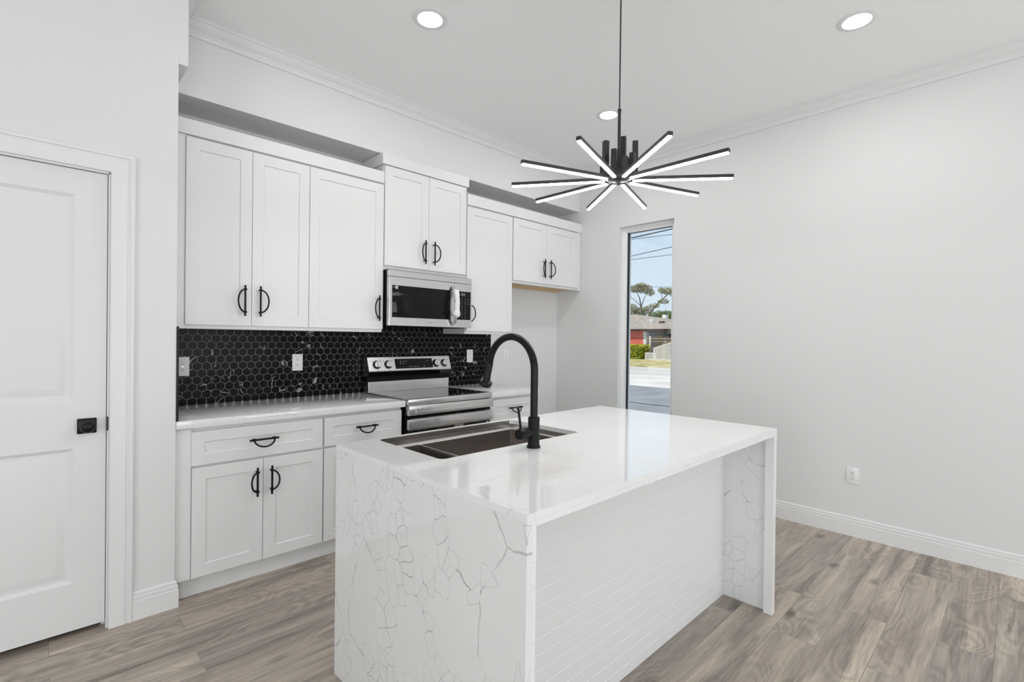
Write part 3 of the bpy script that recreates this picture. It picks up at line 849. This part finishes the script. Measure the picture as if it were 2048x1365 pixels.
# ------------------------------------------------------------------ microwave
def microwave():
    x0, x1, z0, z1, yf = 1.3045, 2.0585, 1.4255, 1.824, -.402
    t = thing('microwave', 'stainless over-the-range microwave hung under the raised wall cabinet', 'microwave', ((x0+x1)/2, -.2, z0))
    MB().box(x0+.002, x1-.002, yf+.034, -.012, z0+.006, z1+.007, .002).build('casing', MT['gap'], t)
    MB().box(x0+.03, x1-.03, yf+.06, -.06, z0-.004, z0+.008).build('underside_filter', MT['gap'], t)
    MB().box(x0, x1, yf, yf+.035, 1.7795, z1, .002).build('vent_strip', MT['steel'], t)
    zs = 1.7775
    xd = 1.885
    dr = MB().box(x0, xd, yf, yf+.035, z0, zs, .002).build('microwave_door', MT['steel'], t)
    MB().box(1.328, 1.842, yf-.0025, yf+.002, 1.486, 1.7165, .004, 2).build('door_window', MT['winblack'], dr)
    MB().box(1.352, 1.372, yf-.0032, yf-.0022, 1.692, 1.712).build('sticker', MT['sticker'], dr)
    MB().box(1.356, 1.368, yf-.0036, yf-.0031, 1.697, 1.707).build('sticker_mark', MT['icon'], dr)
    MB().box(1.332, 1.350, yf-.0032, yf-.0022, 1.700, 1.703).build('printed_line', MT['icon'], dr)
    MB().box(1.628, 1.692, yf-.0006, yf+.001, 1.4520, 1.4595).build('brand_mark', MT['brandgrey'], dr)  # plain grey strip in place of illegible lettering
    cp = MB().box(xd+.002, x1, yf, yf+.035, z0, zs, .002).build('control_panel', MT['steel'], t)
    MB().box(1.900, 2.046, yf-.0025, yf+.002, 1.489, 1.716, .003, 2).build('keypad_glass', MT['winblack'], cp)
    MB().box(1.946, 1.990, yf-.0032, yf-.0022, 1.679, 1.703).build('lcd_display', MT['lcd'], cp)
    for r in range(9):
        for c in range(4):
            if (r == 2 and c == 0) or (r > 2 and c == 3): continue
            MB().box(1.922+c*.032, 1.929+c*.032, yf-.0031, yf-.0022, 1.652-r*.0185, 1.6565-r*.0185).build('keypad_key', MT['icon'], cp)
    # bowed handle
    h = MB()
    prof = []
    n = 14
    for i in range(n+1):
        u = i/n; z = 1.440+(1.748-1.440)*u
        o = .050*math.sin(PI*u)**0.55 if 0 < u < 1 else 0
        prof.append((z, o))
    A = []
    for z, o in prof:
        hw = .017
        A.append([h.bm.verts.new(p) for p in ((1.862-hw, yf-o-.001, z), (1.862+hw, yf-o-.001, z), (1.862+hw*.8, yf-o-.012, z), (1.862-hw*.8, yf-o-.012, z))])
    for a, b in zip(A, A[1:]):
        for k in range(4): h.bm.faces.new((a[k], a[(k+1) % 4], b[(k+1) % 4], b[k]))
    h.bm.faces.new(A[0]); h.bm.faces.new(A[-1])
    h.build('door_handle', MT['steelv'], dr)
    # foam sleeve on the handle
    f = MB(); rnd = random.Random(5)
    pts = []; rad = []
    for i in range(19):
        u = i/18; z = 1.505+(1.712-1.505)*u
        hu = (z-1.440)/(1.748-1.440)
        o = .050*math.sin(PI*hu)**0.55+.007
        pts.append((1.866+rnd.uniform(-.0015, .0015)+.006*(u-.5), yf-o, z))
        rad.append((.022+rnd.uniform(-.0018, .0018)+(.009*math.exp(-((u-.13)/.10)**2))) * (0.62 if i in (0,) else 1))
    f.tube(pts, rad, 16)
    tag(f.build('foam_sleeve', MT['foam']), 'white packing foam sleeve wrapped on the microwave handle', 'packing foam')
microwave()

# ------------------------------------------------------------------ island
IX0, IX1, IY1, IY0, IT = .367, 2.139, -2.690, -1.631, .915
HX0, HX1, HY0, HY1 = .532, 1.312, -2.108, -1.657
def island():
    t = thing('kitchen_island', 'white quartz waterfall island with shiplap back in the room centre', 'island', ((IX0+IX1)/2, (IY0+IY1)/2, 0))
    # top slab with the sink cut-out
    def rrect(x0, x1, y0, y1, r, n=6):
        P = []
        for cx, cy, a0 in ((x1-r, y1-r, 0), (x0+r, y1-r, 90), (x0+r, y0+r, 180), (x1-r, y0+r, 270)):
            for i in range(n+1):
                a = math.radians(a0+90*i/n); P.append((cx+r*math.cos(a), cy+r*math.sin(a)))
        return P
    outer = [(IX1, IY0), (IX0, IY0), (IX0, IY1), (IX1, IY1)]
    inner = rrect(HX0, HX1, HY0, HY1, .022)
    m = MB()
    lay = {}
    for z in (.895, IT):
        vo = [m.bm.verts.new((x, y, z)) for x, y in outer]; vi = [m.bm.verts.new((x, y, z)) for x, y in inner]
        es = [m.bm.edges.new((L[i], L[(i+1) % len(L)])) for L in (vo, vi) for i in range(len(L))]
        bmesh.ops.triangle_fill(m.bm, use_beauty=True, use_dissolve=False, edges=es)
        lay[z] = (vo, vi)
    for k in (0, 1):
        a, b = lay[.895][k], lay[IT][k]
        for i in range(len(a)): m.bm.faces.new((a[i], a[(i+1) % len(a)], b[(i+1) % len(a)], b[i]))
    m.build('countertop', MT['quartztop'], t, smooth=False)
    MB().box(IX0, IX0+.020, IY1, IY0, 0, .8948).build('waterfall_panel', MT['quartzside'], t)
    MB().box(IX1-.008, IX1, IY1, IY0, 0, .8948).build('waterfall_panel', MT['quartzside'], t)
    MB().box(IX0+.0202, IX0+.034, IY1, IY1+.038, 0, .8948).build('panel_edge', MT['quartztop'], t)
    MB().box(IX1-.036, IX1-.0082, IY1, IY1+.040, 0, .8948).build('panel_edge', MT['quartztop'], t)
    MB().box(IX0+.0342, IX1-.0362, IY1, IY1+.02, .880, .8948).build('slab_edge', MT['quartztop'], t)
    # cabinet block with the shiplap back (hollow where the sink hangs)
    YS = -2.441
    m = MB()
    m.box(IX0+.021, .50, YS+.012, IY0-.02, .09, .888).box(1.345, IX1-.009, YS+.012, IY0-.02, .09, .888)
    m.box(.50, 1.345, YS+.012, -2.15, .09, .888).box(.50, 1.345, -1.647, IY0-.02, .09, .70).box(.50, 1.345, -2.15, IY0-.02, .09, .60)
    m.box(IX0+.021, IX1-.009, YS+.012, IY0-.08, 0, .0902)
    m.build('island_body', MT['cab'], t)
    # shiplap boards with v-grooves
    prof = [(0, .0), (-.012, .0)]
    z = 0.0; edges = [.047+.0535*i for i in range(16)]
    g = .0034
    for e in edges:
        if e > .87: break
        prof += [(-.012, e-g), (-.0104, e), (-.012, e+g)]
    prof += [(-.012, .8945), (0, .8945)]
    MB().prism([(YS+.012+y, zz) for y, zz in prof], 'x', IX0+.0205, IX1-.0085).build('shiplap_panel', MT['cab'], t, smooth=False)
    # doors on the kitchen side
    for a, b in ((.40, .96), (.965, 1.53), (1.535, 2.12)):
        m = shaker(a, b, .10, .87, 0, .062)
        for v in m.bm.verts: v.co.y = IY0-.02+.018-v.co.y
        m.build('cabinet_door', MT['cab'], t)
island()

# ---- sink hung under the slab
def sink():
    t = thing('kitchen_sink', 'bronze-toned steel double sink set in the island top', 'sink', ((HX0+HX1)/2, (HY0+HY1)/2, .64))
    x0, x1, y0, y1 = HX0-.010, HX1+.010, HY0-.012, HY1+.012
    zr, zl, zf = .8945, .867, .665
    m = MB()                                # rim, upper wall, ledge all round
    R = lambda ins, z: [m.bm.verts.new(p) for p in ((x0+ins, y0+ins, z), (x1-ins, y0+ins, z), (x1-ins, y1-ins, z), (x0+ins, y1-ins, z))]
    a, b, c, dd = R(-.016, zr), R(0, zr), R(0, zl+.001), R(.013, zl)
    e, f = R(.013, zl-.004), R(-.016, zr-.004)
    for p, q in ((a, b), (b, c), (c, dd), (dd, e), (f, a)):
        for k in range(4): m.bm.faces.new((p[k], p[(k+1) % 4], q[(k+1) % 4], q[k]))
    m.build('sink_ledge', MT['chrome'], t)
    for yy, sg in ((HY1+.0004, -1), (HY0-.0004, 1)):        # steel lining over the cut stone edge, with bright highlight lips
        MB().box(HX0+.012, HX1-.012, yy, yy+sg*.0016, .8945, .9142).build('edge_lining', MT['sink'], t)
    MB().tube([(x0+.004, y1-.003, .8945), (x1-.004, y1-.003, .8945)], .0022, 8).tube([(x0+.014, y1-.0135, zl-.001), (x1-.014, y1-.0135, zl-.001)], .0028, 8).build('highlight_lip', MT['chrome'], t)  # bright tubes added: edge highlights put into shape and colour
    def bowl(u0, u1, name):
        m = MB(); v0, v1 = y0+.013, y1-.013
        T = [m.bm.verts.new(p) for p in ((u0, v0, zl-.002), (u1, v0, zl-.002), (u1, v1, zl-.002), (u0, v1, zl-.002))]
        Bq = [m.bm.verts.new(p) for p in ((u0+.004, v0+.004, zf), (u1-.004, v0+.004, zf), (u1-.004, v1-.004, zf-.004), (u0+.004, v1-.004, zf-.004))]
        for k in range(4): m.bm.faces.new((T[k], T[(k+1) % 4], Bq[(k+1) % 4], Bq[k]))
        m.bm.faces.new(Bq)
        es = [e for e in m.bm.edges if not any(v in T for v in e.verts) or sum(v in T for v in e.verts) == 1]
        bmesh.ops.bevel(m.bm, geom=es, offset=.010, segments=3, affect='EDGES', profile=0.5)
        o = m.build(name, MT['sink'], t)
        cx, cy = (u0+u1)/2, (v0+v1)/2
        MB().lathe([(.045, .0), (.045, .003), (.038, .004), (.034, .001), (0, .001)], (cx, cy, zf-.002)).build('drain', MT['chrome'], o)
    bowl(x0+.013, .7355, 'small_bowl')
    bowl(.7445, x1-.013, 'large_bowl')
    MB().box(.735, .745, y0+.013, y1-.013, zl-.030, zl-.001, .004, 2).build('bowl_divider', MT['sink'], t)
sink()

# ---- faucet
def faucet():
    fx, fy = .921, -2.187
    t = thing('kitchen_faucet', 'matte black gooseneck faucet with side lever beside the island sink', 'faucet', (fx, fy, IT))
    MB().lathe([(.0, 0), (.0275, 0), (.0275, .006), (.0245, .009), (.0230, .012), (.0230, .118), (.0215, .121), (0, .121)], (fx, fy, IT)).build('faucet_base', MT['black'], t)
    R = .134; yc, zc = fy+R, 1.218
    pts = [(fx, fy, IT+.118)]
    for i in range(6): pts.append((fx, fy, IT+.118+(zc-IT-.118)*(i+1)/6))
    n = 34
    for i in range(1, n+1):
        a = math.radians(165)*i/n
        pts.append((fx, yc-R*math.cos(a), zc+R*math.sin(a)))
    end = Vector(pts[-1]); dirv = Vector((0, math.sin(math.radians(15)), -math.cos(math.radians(15))))
    pts.append(tuple(end+dirv*.012))
    MB().tube(pts, .0148, 24).build('gooseneck_spout', MT['black'], t)
    h0 = end+dirv*.014
    MB().lathe([(0, 0), (.0148, 0), (.0158, .003), (.0160, .080), (.0172, .084), (.0266, .0865), (.0276, .089), (.0276, .100), (.0240, .1035), (.0230, .108), (0, .108)], h0, dirv, 28).build('spray_head', MT['black'], t)
    hz = IT+.062
    hb = MB().lathe([(0, 0), (.0170, 0), (.0170, .048), (.0185, .050), (.0212, .052), (.0218, .090), (.0195, .096), (0, .097)], (fx, fy, hz), (-1, -.12, .02), 28).build('lever_barrel', MT['black'], t)
    MB().tube([(fx-.080, fy-.008, hz+.015), (fx-.086, fy-.006, hz+.060), (fx-.093, fy-.004, hz+.106)], [.0050, .0046, .0046], 12).build('lever', MT['black'], hb)
faucet()

# ------------------------------------------------------------------ chandelier
def chandelier():
    cx, cy, zt = 1.447, -2.213, 2.100
    t = thing('chandelier', 'black starburst chandelier with ten glowing led arms over the island', 'chandelier', (cx, cy, zt))
    tips = [(1.144, -2.635), (1.448, -2.721), (1.770, -2.608), (1.922, -2.371), (1.954, -2.049), (1.761, -1.799), (1.442, -1.696), (1.160, -1.796), (.975, -2.046), (.948, -2.371)]
    tops = [2.170, 2.195, 2.265, 2.205, 2.315, 2.225, 2.180, 2.165, 2.255, 2.205]
    s = .0100
    for (tx, ty), zt2 in zip(tips, tops):
        v = Vector((tx-cx, ty-cy, 0)); L = v.length; u = v.normalized(); w = Vector((-u.y, u.x, 0))
        r0, ru = .062, .074
        mid = Vector((cx, cy, zt-.0075))+u*((r0+L)/2)
        arm = MB().obox(mid, u, w, (0, 0, 1), (L-r0)/2, s, .0075, .0012).build('led_arm', MT['softblack'], t)
        MB().obox(Vector((cx, cy, zt-.015-.0028))+u*((r0+L)/2), u, w, (0, 0, 1), (L-r0)/2-.003, s*.78, .0032, .0012).build('led_strip', MT['led'], arm)
        MB().obox(Vector((cx, cy, (zt-.012+zt2)/2))+u*ru, u, w, (0, 0, 1), .0120, .0120, (zt2-zt+.012)/2, .0012).build('upright_tube', MT['softblack'], arm)
    MB().lathe([(0, -.016), (.024, -.016), (.060, -.010), (.064, -.006), (.064, .022), (.020, .030), (.013, .040), (0, .040)], (cx, cy, zt)).build('hub', MT['softblack'], t)
    MB().lathe([(0, -.034), (.008, -.034), (.010, -.030), (.010, -.016), (0, -.016)], (cx, cy, zt)).build('finial', MT['softblack'], t)
    MB().cyl((cx, cy, zt+.035), (cx, cy, 2.408), .0072, 16).cyl((cx, cy, 2.404), (cx, cy, 2.415), .0088, 16).build('stem_tube', MT['softblack'], t)
    MB().cyl((cx, cy, 2.412), (cx, cy, CEIL-.02), .0034, 10).build('hanging_rod', MT['softblack'], t)
    MB().lathe([(0, -.030), (.055, -.030), (.060, -.026), (.060, 0), (0, 0)], (cx, cy, CEIL)).build('ceiling_canopy', MT['softblack'], t)
chandelier()

# ------------------------------------------------------------------ recessed lights
def downlight(x, y, label, power=4.5):
    t = thing('recessed_light', label, 'ceiling light', (x, y, CEIL), 'recessed ceiling lights')
    MB().lathe([(.064, -.0035), (.068, -.0065), (.090, -.0045), (.096, -.0015), (.096, 0), (.064, 0)], (x, y, CEIL), (0, 0, 1), 48).build('trim_ring', MT['trim'], t)
    MB().lathe([(0, -.0035), (.064, -.0035), (.066, -.001), (0, -.001)], (x, y, CEIL), (0, 0, 1), 48).build('light_lens', MT['lens'], t)
    l = bpy.data.lights.new('downlight_lamp', 'AREA'); l.shape = 'DISK'; l.size = .12; l.energy = power; l.color = (1, .99, .97)
    o = bpy.data.objects.new('downlight_lamp', l); COL.objects.link(o); o.location = (0, 0, -.012); o.parent = t
downlight(1.046, -1.252, 'round glowing recessed light in the ceiling at top left, over the cabinet side')
downlight(2.691, -2.884, 'round glowing recessed light in the ceiling at top right, near the right wall')
downlight(2.688, -1.279, 'small round recessed light in the ceiling just behind the chandelier stem')

# ------------------------------------------------------------------ outdoors
GZ = -.20
MO = dict(
    asphalt=patchy('blue grey asphalt', [rgb(140, 141, 142), rgb(160, 162, 163)], 1.6, 0.9, 6.0, (0.5, 1, 1)),
    concrete=patchy('pale concrete', [rgb(214, 206, 196), rgb(236, 230, 220)], 0.6, 0.9, 6.0),
    street=patchy('worn street', [rgb(196, 192, 184), rgb(220, 214, 204)], 0.7, 0.9, 6.0, (1, .3, 1)),
    lawn=patchy('dry lawn', [rgb(150, 142, 84), rgb(198, 184, 130), rgb(222, 206, 160)], 1.4, 0.95, 6.0),
    roof=patchy('weathered shingles', [rgb(150, 140, 128), rgb(186, 174, 160)], 3.0, 0.9, 6.0, (1, 1, 4)),
    ridge=patchy('pale ridge shingles', [rgb(172, 162, 150), rgb(200, 188, 174)], 3.0, 0.9, 6.0),
    red=patchy('red painted boards', [rgb(226, 110, 96), rgb(240, 134, 118)], 3.0, 0.8, 3.0, (1, 6, .4)),
    siding=patchy('blue grey siding', [rgb(104, 112, 124), rgb(122, 130, 142)], 4.0, 0.8, 3.0, (1, .4, 12)),
    white=plain('white outdoor paint', (0.85, 0.85, 0.85, 1), 0.7),
    brown=plain('brown door', rgb(128, 110, 92), 0.7),
    dark=plain('dark house tone with eave shade', rgb(84, 60, 56), 0.8),
    iron=plain('pale iron fence', rgb(196, 176, 150), 0.6),
    wire=plain('utility cable', rgb(42, 52, 62), 0.6),
    bark=plain('grey bark', rgb(98, 88, 78), 0.9),
    leafA=patchy('olive leaves', [rgb(88, 96, 52), rgb(132, 132, 78), rgb(150, 130, 84)], 1.5, 0.8),
    leafB=patchy('green leaves', [rgb(62, 84, 32), rgb(112, 132, 52)], 1.8, 0.8),
    hedge=patchy('yellow green leaves', [rgb(96, 112, 20), rgb(170, 172, 40), rgb(214, 202, 70)], 4.0, 0.8),
)
struct(MB().box(X_R+.14, 14.05, -30, 60, GZ-.1, GZ).build('ground_driveway', MO['asphalt']), 'blue-grey driveway outside the window', 'driveway')
struct(MB().box(10.0, 10.10, -30, 60, GZ, GZ+.003).build('ground_joint', MO['wire']), 'dark joint line across the driveway', 'joint')
struct(MB().box(14.05, 18.7, -30, 60, GZ-.1, GZ+.001).build('ground_apron', MO['concrete']), 'pale concrete strip beyond the driveway', 'pavement')
struct(MB().box(18.7, 24.2, -30, 60, GZ-.1, GZ).build('ground_street', MO['street']), 'pale worn street in front of the lawn', 'street')
struct(MB().box(24.2, 120, -60, 120, GZ-.1, GZ+.002).build('ground_lawn', MO['lawn']), 'dry yellow lawn in front of the house', 'lawn')

def house():
    t = thing('house', 'low red and grey house with a shingle roof outside the window', 'house', (40, 20, GZ))
    MB().box(36.0, 48, 18.38, 33, GZ, 2.25).build('red_wall', MO['red'], t)['label'] = 'red board wall'
    MB().box(36.4, 48, 12.9, 18.38, GZ, 2.25).build('siding_wall', MO['siding'], t)['label'] = 'blue-grey siding wall'
    MB().box(35.97, 36.45, 18.10, 18.39, GZ, 2.02).build('corner_board', MO['white'], t)
    MB().box(35.5, 36.0, 12.4, 33.5, 2.10, 2.24).build('eave_shade_board', MO['dark'], t)  # shadow under the eave put into this board's dark colour
    m = MB()
    E = 35.4; C = (E, 12.4, 2.235); Lf = (E, 33.6, 2.235); A = (42.0, 22.9, 3.84); B = (42.0, 27.0, 3.84); D = (48.6, 12.4, 2.235); F = (48.6, 33.6, 2.235)
    m.poly([C, Lf, B, A]); m.poly([D, C, A]); m.poly([F, D, A, B]); m.poly([Lf, F, B]); m.poly([C, D, F, Lf])
    m.build('shingle_roof', MO['roof'], t, smooth=False)
    MB().tube([(35.5, 17.70, 2.262), (41.9, 23.0, 3.818)], .045, 8).build('ridge_cap', MO['ridge'], t)
    MB().box(36.33, 36.42, 16.93, 17.25, GZ, 1.93).build('front_door', MO['brown'], t)
    MB().box(36.33, 36.42, 15.2, 16.27, .3, 1.9).build('window_opening', MO['dark'], t)
    MB().lathe([(.12, 0), (.12, .25), (.20, .28), (.20, .38), (.0, .42)], (38.0, 18.77, 2.72), (0, 0, 1), 14).build('roof_vent', MO['white'], t)
    MB().box(37.6, 38.0, 17.55, 17.9, 2.72, 2.95).build('vent_hood', MO['dark'], t)
    MB().box(43.0, 43.5, 20.2, 20.58, 3.0, 3.80).build('flue_box', MO['white'], t)
house()

def foliage(m, rng, c, r, n, leaf):
    c = Vector(c)
    for _ in range(n):
        while True:
            p = Vector((rng.uniform(-1, 1), rng.uniform(-1, 1), rng.uniform(-1, 1)))
            if p.length <= 1: break
        p = c+Vector((p.x*r[0], p.y*r[1], p.z*r[2]))
        a = Vector((rng.gauss(0, 1), rng.gauss(0, 1), rng.gauss(0, 1))).normalized(); b = a.orthogonal().normalized(); s = leaf*rng.uniform(.6, 1.3)
        m.poly([p-a*s, p+b*s*.5, p+a*s, p-b*s*.5])
def oak():
    rng = random.Random(11)
    t = thing('oak_tree', 'spreading tree with bare forked limbs behind the house roof', 'tree', (55, 29.2, GZ))
    m = MB()
    m.tube([(55, 29.3, GZ), (55, 29.4, 2.5), (55, 29.2, 4.3)], [0.217, 0.186, 0.161], 8)
    m.tube([(55, 29.2, 4.2), (55, 28.3, 5.4), (55, 27.3, 6.3), (55, 26.5, 6.95), (55, 26.0, 7.3)], [0.136, 0.105, 0.081, 0.056, 0.031], 8)
    m.tube([(55, 29.4, 3.6), (55, 30.2, 5.4), (55, 30.4, 6.6), (55, 30.9, 7.6), (55, 31.2, 8.1)], [0.136, 0.099, 0.068, 0.043, 0.025], 8)
    m.tube([(55, 30.2, 5.5), (55, 29.8, 6.5), (55, 29.4, 7.4)], [0.074, 0.050, 0.025], 8)
    m.tube([(55, 30.4, 5.8), (55, 31.2, 6.5), (55, 31.9, 7.0)], [0.050, 0.037, 0.025], 8)
    m.tube([(55, 27.2, 6.3), (55, 27.4, 7.0), (55, 27.3, 7.6)], [0.043, 0.031, 0.019], 8)
    m.build('trunk_and_limbs', MO['bark'], t)
    f = MB()
    for c, r, n in (((55, 30.9, 7.9), (.8, 1.1, .55), 420), ((55, 29.7, 7.8), (.8, 1.1, .6), 430), ((55, 30.2, 8.3), (.6, .8, .35), 160), ((55, 28.9, 7.3), (.6, .6, .45), 150),
                    ((55, 26.6, 7.35), (.8, .9, .45), 300), ((55, 25.9, 7.1), (.6, .5, .4), 120), ((55, 27.4, 7.5), (.5, .5, .35), 90), ((55, 27.1, 6.1), (.5, .8, .35), 130),
                    ((55, 28.3, 5.6), (.5, .8, .35), 110), ((55, 31.5, 5.2), (.8, 1.0, .8), 420), ((55, 30.2, 4.9), (.8, 1.0, .7), 380), ((55, 29.3, 5.1), (.6, .6, .6), 180), ((55, 33.0, 7.2), (.9, 1.2, 1.2), 260)):
        foliage(f, rng, c, r, n*2, .105)
    f.build('foliage', MO['leafA'], t, smooth=False)
    t2 = thing('evergreen_shrub', 'dark green bushy tree behind the house roof, right of the spreading tree', 'tree', (50, 23.8, GZ))
    MB().tube([(50, 23.8, GZ), (50, 23.8, 3.6)], [.2, .14], 8).build('trunk', MO['bark'], t2)
    f = MB()
    for c, r, n in (((50, 25.0, 3.9), (.7, 1.0, .8), 420), ((50, 23.9, 3.9), (.8, 1.0, .75), 420), ((50, 22.8, 3.9), (.8, 1.0, .6), 380)):
        foliage(f, rng, c, r, n*3, .11)
    f.build('foliage', MO['leafB'], t2, smooth=False)
oak()
def hedge():
    rng = random.Random(4)
    t = thing('hedge', 'clipped yellow-green hedge in front of the red wall', 'hedge', (34.6, 19.6, GZ))
    f = MB()
    for i in range(9000):
        p = Vector((rng.uniform(33.9, 35.4), rng.uniform(17.25, 21.9), rng.uniform(GZ+.05, .97)))
        dx, dy, dz = min(p.x-33.9, 35.4-p.x), min(p.y-17.25, 21.9-p.y), .97-p.z
        if min(dx, dy, dz) > .25: continue
        a = Vector((rng.gauss(0, 1), rng.gauss(0, 1), rng.gauss(0, 1))).normalized(); b = a.orthogonal().normalized(); s = .068*rng.uniform(.6, 1.3)
        f.poly([p-a*s, p+b*s*.6, p+a*s, p-b*s*.6])
    f.build('leaves', MO['hedge'], t, smooth=False)
    MB().box(34.1, 35.2, 17.45, 21.7, GZ, .80).build('hedge_core', MO['leafB'], t)
hedge()
def fence():
    t = thing('iron_fence', 'thin pale iron fence in front of the grey siding', 'fence', (35.6, 16.6, GZ))
    m = MB()
    for k in range(26): m.box(35.59, 35.61, 17.85-k*.12, 17.87-k*.12, GZ, 1.62)
    m.build('pickets', MO['iron'], t)
    MB().box(35.57, 35.62, 14.7, 17.9, 1.42, 1.47).build('rail', MO['iron'], t)
    MB().box(35.57, 35.62, 14.7, 17.9, 1.20, 1.24).build('rail', MO['iron'], t)
    MB().box(35.55, 35.65, 17.46, 17.56, GZ, 1.66).build('post', MO['white'], t)
    MB().box(35.55, 35.65, 16.12, 16.20, GZ, 1.30).build('post', MO['iron'], t)
    MB().box(35.55, 35.65, 16.32, 16.38, GZ, 1.10).build('post', MO['iron'], t)
fence()
def lattice(name, label, y0, y1, z0, z1a, z1b, x):
    """white lattice screen; the top runs from z1a at y0 to z1b at y1"""
    t = thing(name, label, 'lattice', (x, (y0+y1)/2, z0))
    top = lambda y: z1a+(z1b-z1a)*(y-y0)/(y1-y0)
    m = MB(); p = .165
    H = max(z1a, z1b)-z0
    k = -int(H/p)-1
    while y0+k*p < y1+H:
        for sg in (1, -1):
            pts = []
            for i in range(61):
                s = H*i/60
                y = y0+k*p+(s if sg > 0 else H-s)-0
                z = z0+s
                if y0 <= y <= y1 and z <= top(y): pts.append((y, z))
            if len(pts) > 1:
                a, b = pts[0], pts[-1]
                dx = .012*sg
                L = math.hypot(b[0]-a[0], b[1]-a[1])
                if L > .03:
                    c = Vector((x+dx, (a[0]+b[0])/2, (a[1]+b[1])/2)); u = Vector((0, b[0]-a[0], b[1]-a[1])).normalized()
                    m.obox(c, u, Vector((0, -u.z, u.y)), (1, 0, 0), L/2, .020, .006)
        k += 1
    m.build('lattice_strips', MO['white'], t)
    f = MB()
    for a, b in (((y0, z1a), (y1, z1b)), ((y0, z0), (y1, z0)), ((y0, z0), (y0, z1a)), ((y1, z0), (y1, z1b))):
        c = Vector((x, (a[0]+b[0])/2, (a[1]+b[1])/2)); u = Vector((0, b[0]-a[0], b[1]-a[1])); L = u.length; u.normalize()
        f.obox(c, u, Vector((0, -u.z, u.y)), (1, 0, 0), L/2, .022, .02)
    f.build('lattice_frame', MO['white'], t)
lattice('lattice_screen', 'larger white lattice screen with a rising top, right of the low one', 14.2, 15.85, GZ, 1.25, .72, 33.3)
lattice('lattice_screen', 'low white lattice screen between the hedge and the larger lattice', 15.9, 16.75, GZ, .33, .33, 33.6)

def cable(label, a, b, r, sag=.0):
    a, b = Vector(a), Vector(b); d = b-a
    A, B = a-d*6, b+d*6
    pts = []
    for i in range(41):
        u = i/40; p = A.lerp(B, u); p.z += sag*(4*(u-.5)**2)
        pts.append(p)
    tag(MB().tube(pts, r, 8).build('power_line', MO['wire'], origin=tuple((A+B)/2)), label, 'power line', 'power lines')
cable('thick twisted power line at the top of the window', (22, 10.728, 6.709), (22, 8.353, 6.839), .032)
cable('thin power line just below the thick twisted one', (22.4, 10.89, 6.72), (22.4, 8.49, 6.65), .014)
cable('steep thin power line, upper of the pair across the mid sky', (21.6, 10.56, 5.67), (21.6, 8.22, 5.865), .018)
cable('shallow thin power line, lower of the pair across the mid sky', (22.8, 11.03, 5.71), (22.8, 8.62, 5.72), .014)
cable('faint power line level with the treetop', (24, 10.2, 4.25), (24, 9.02, 4.16), .010)
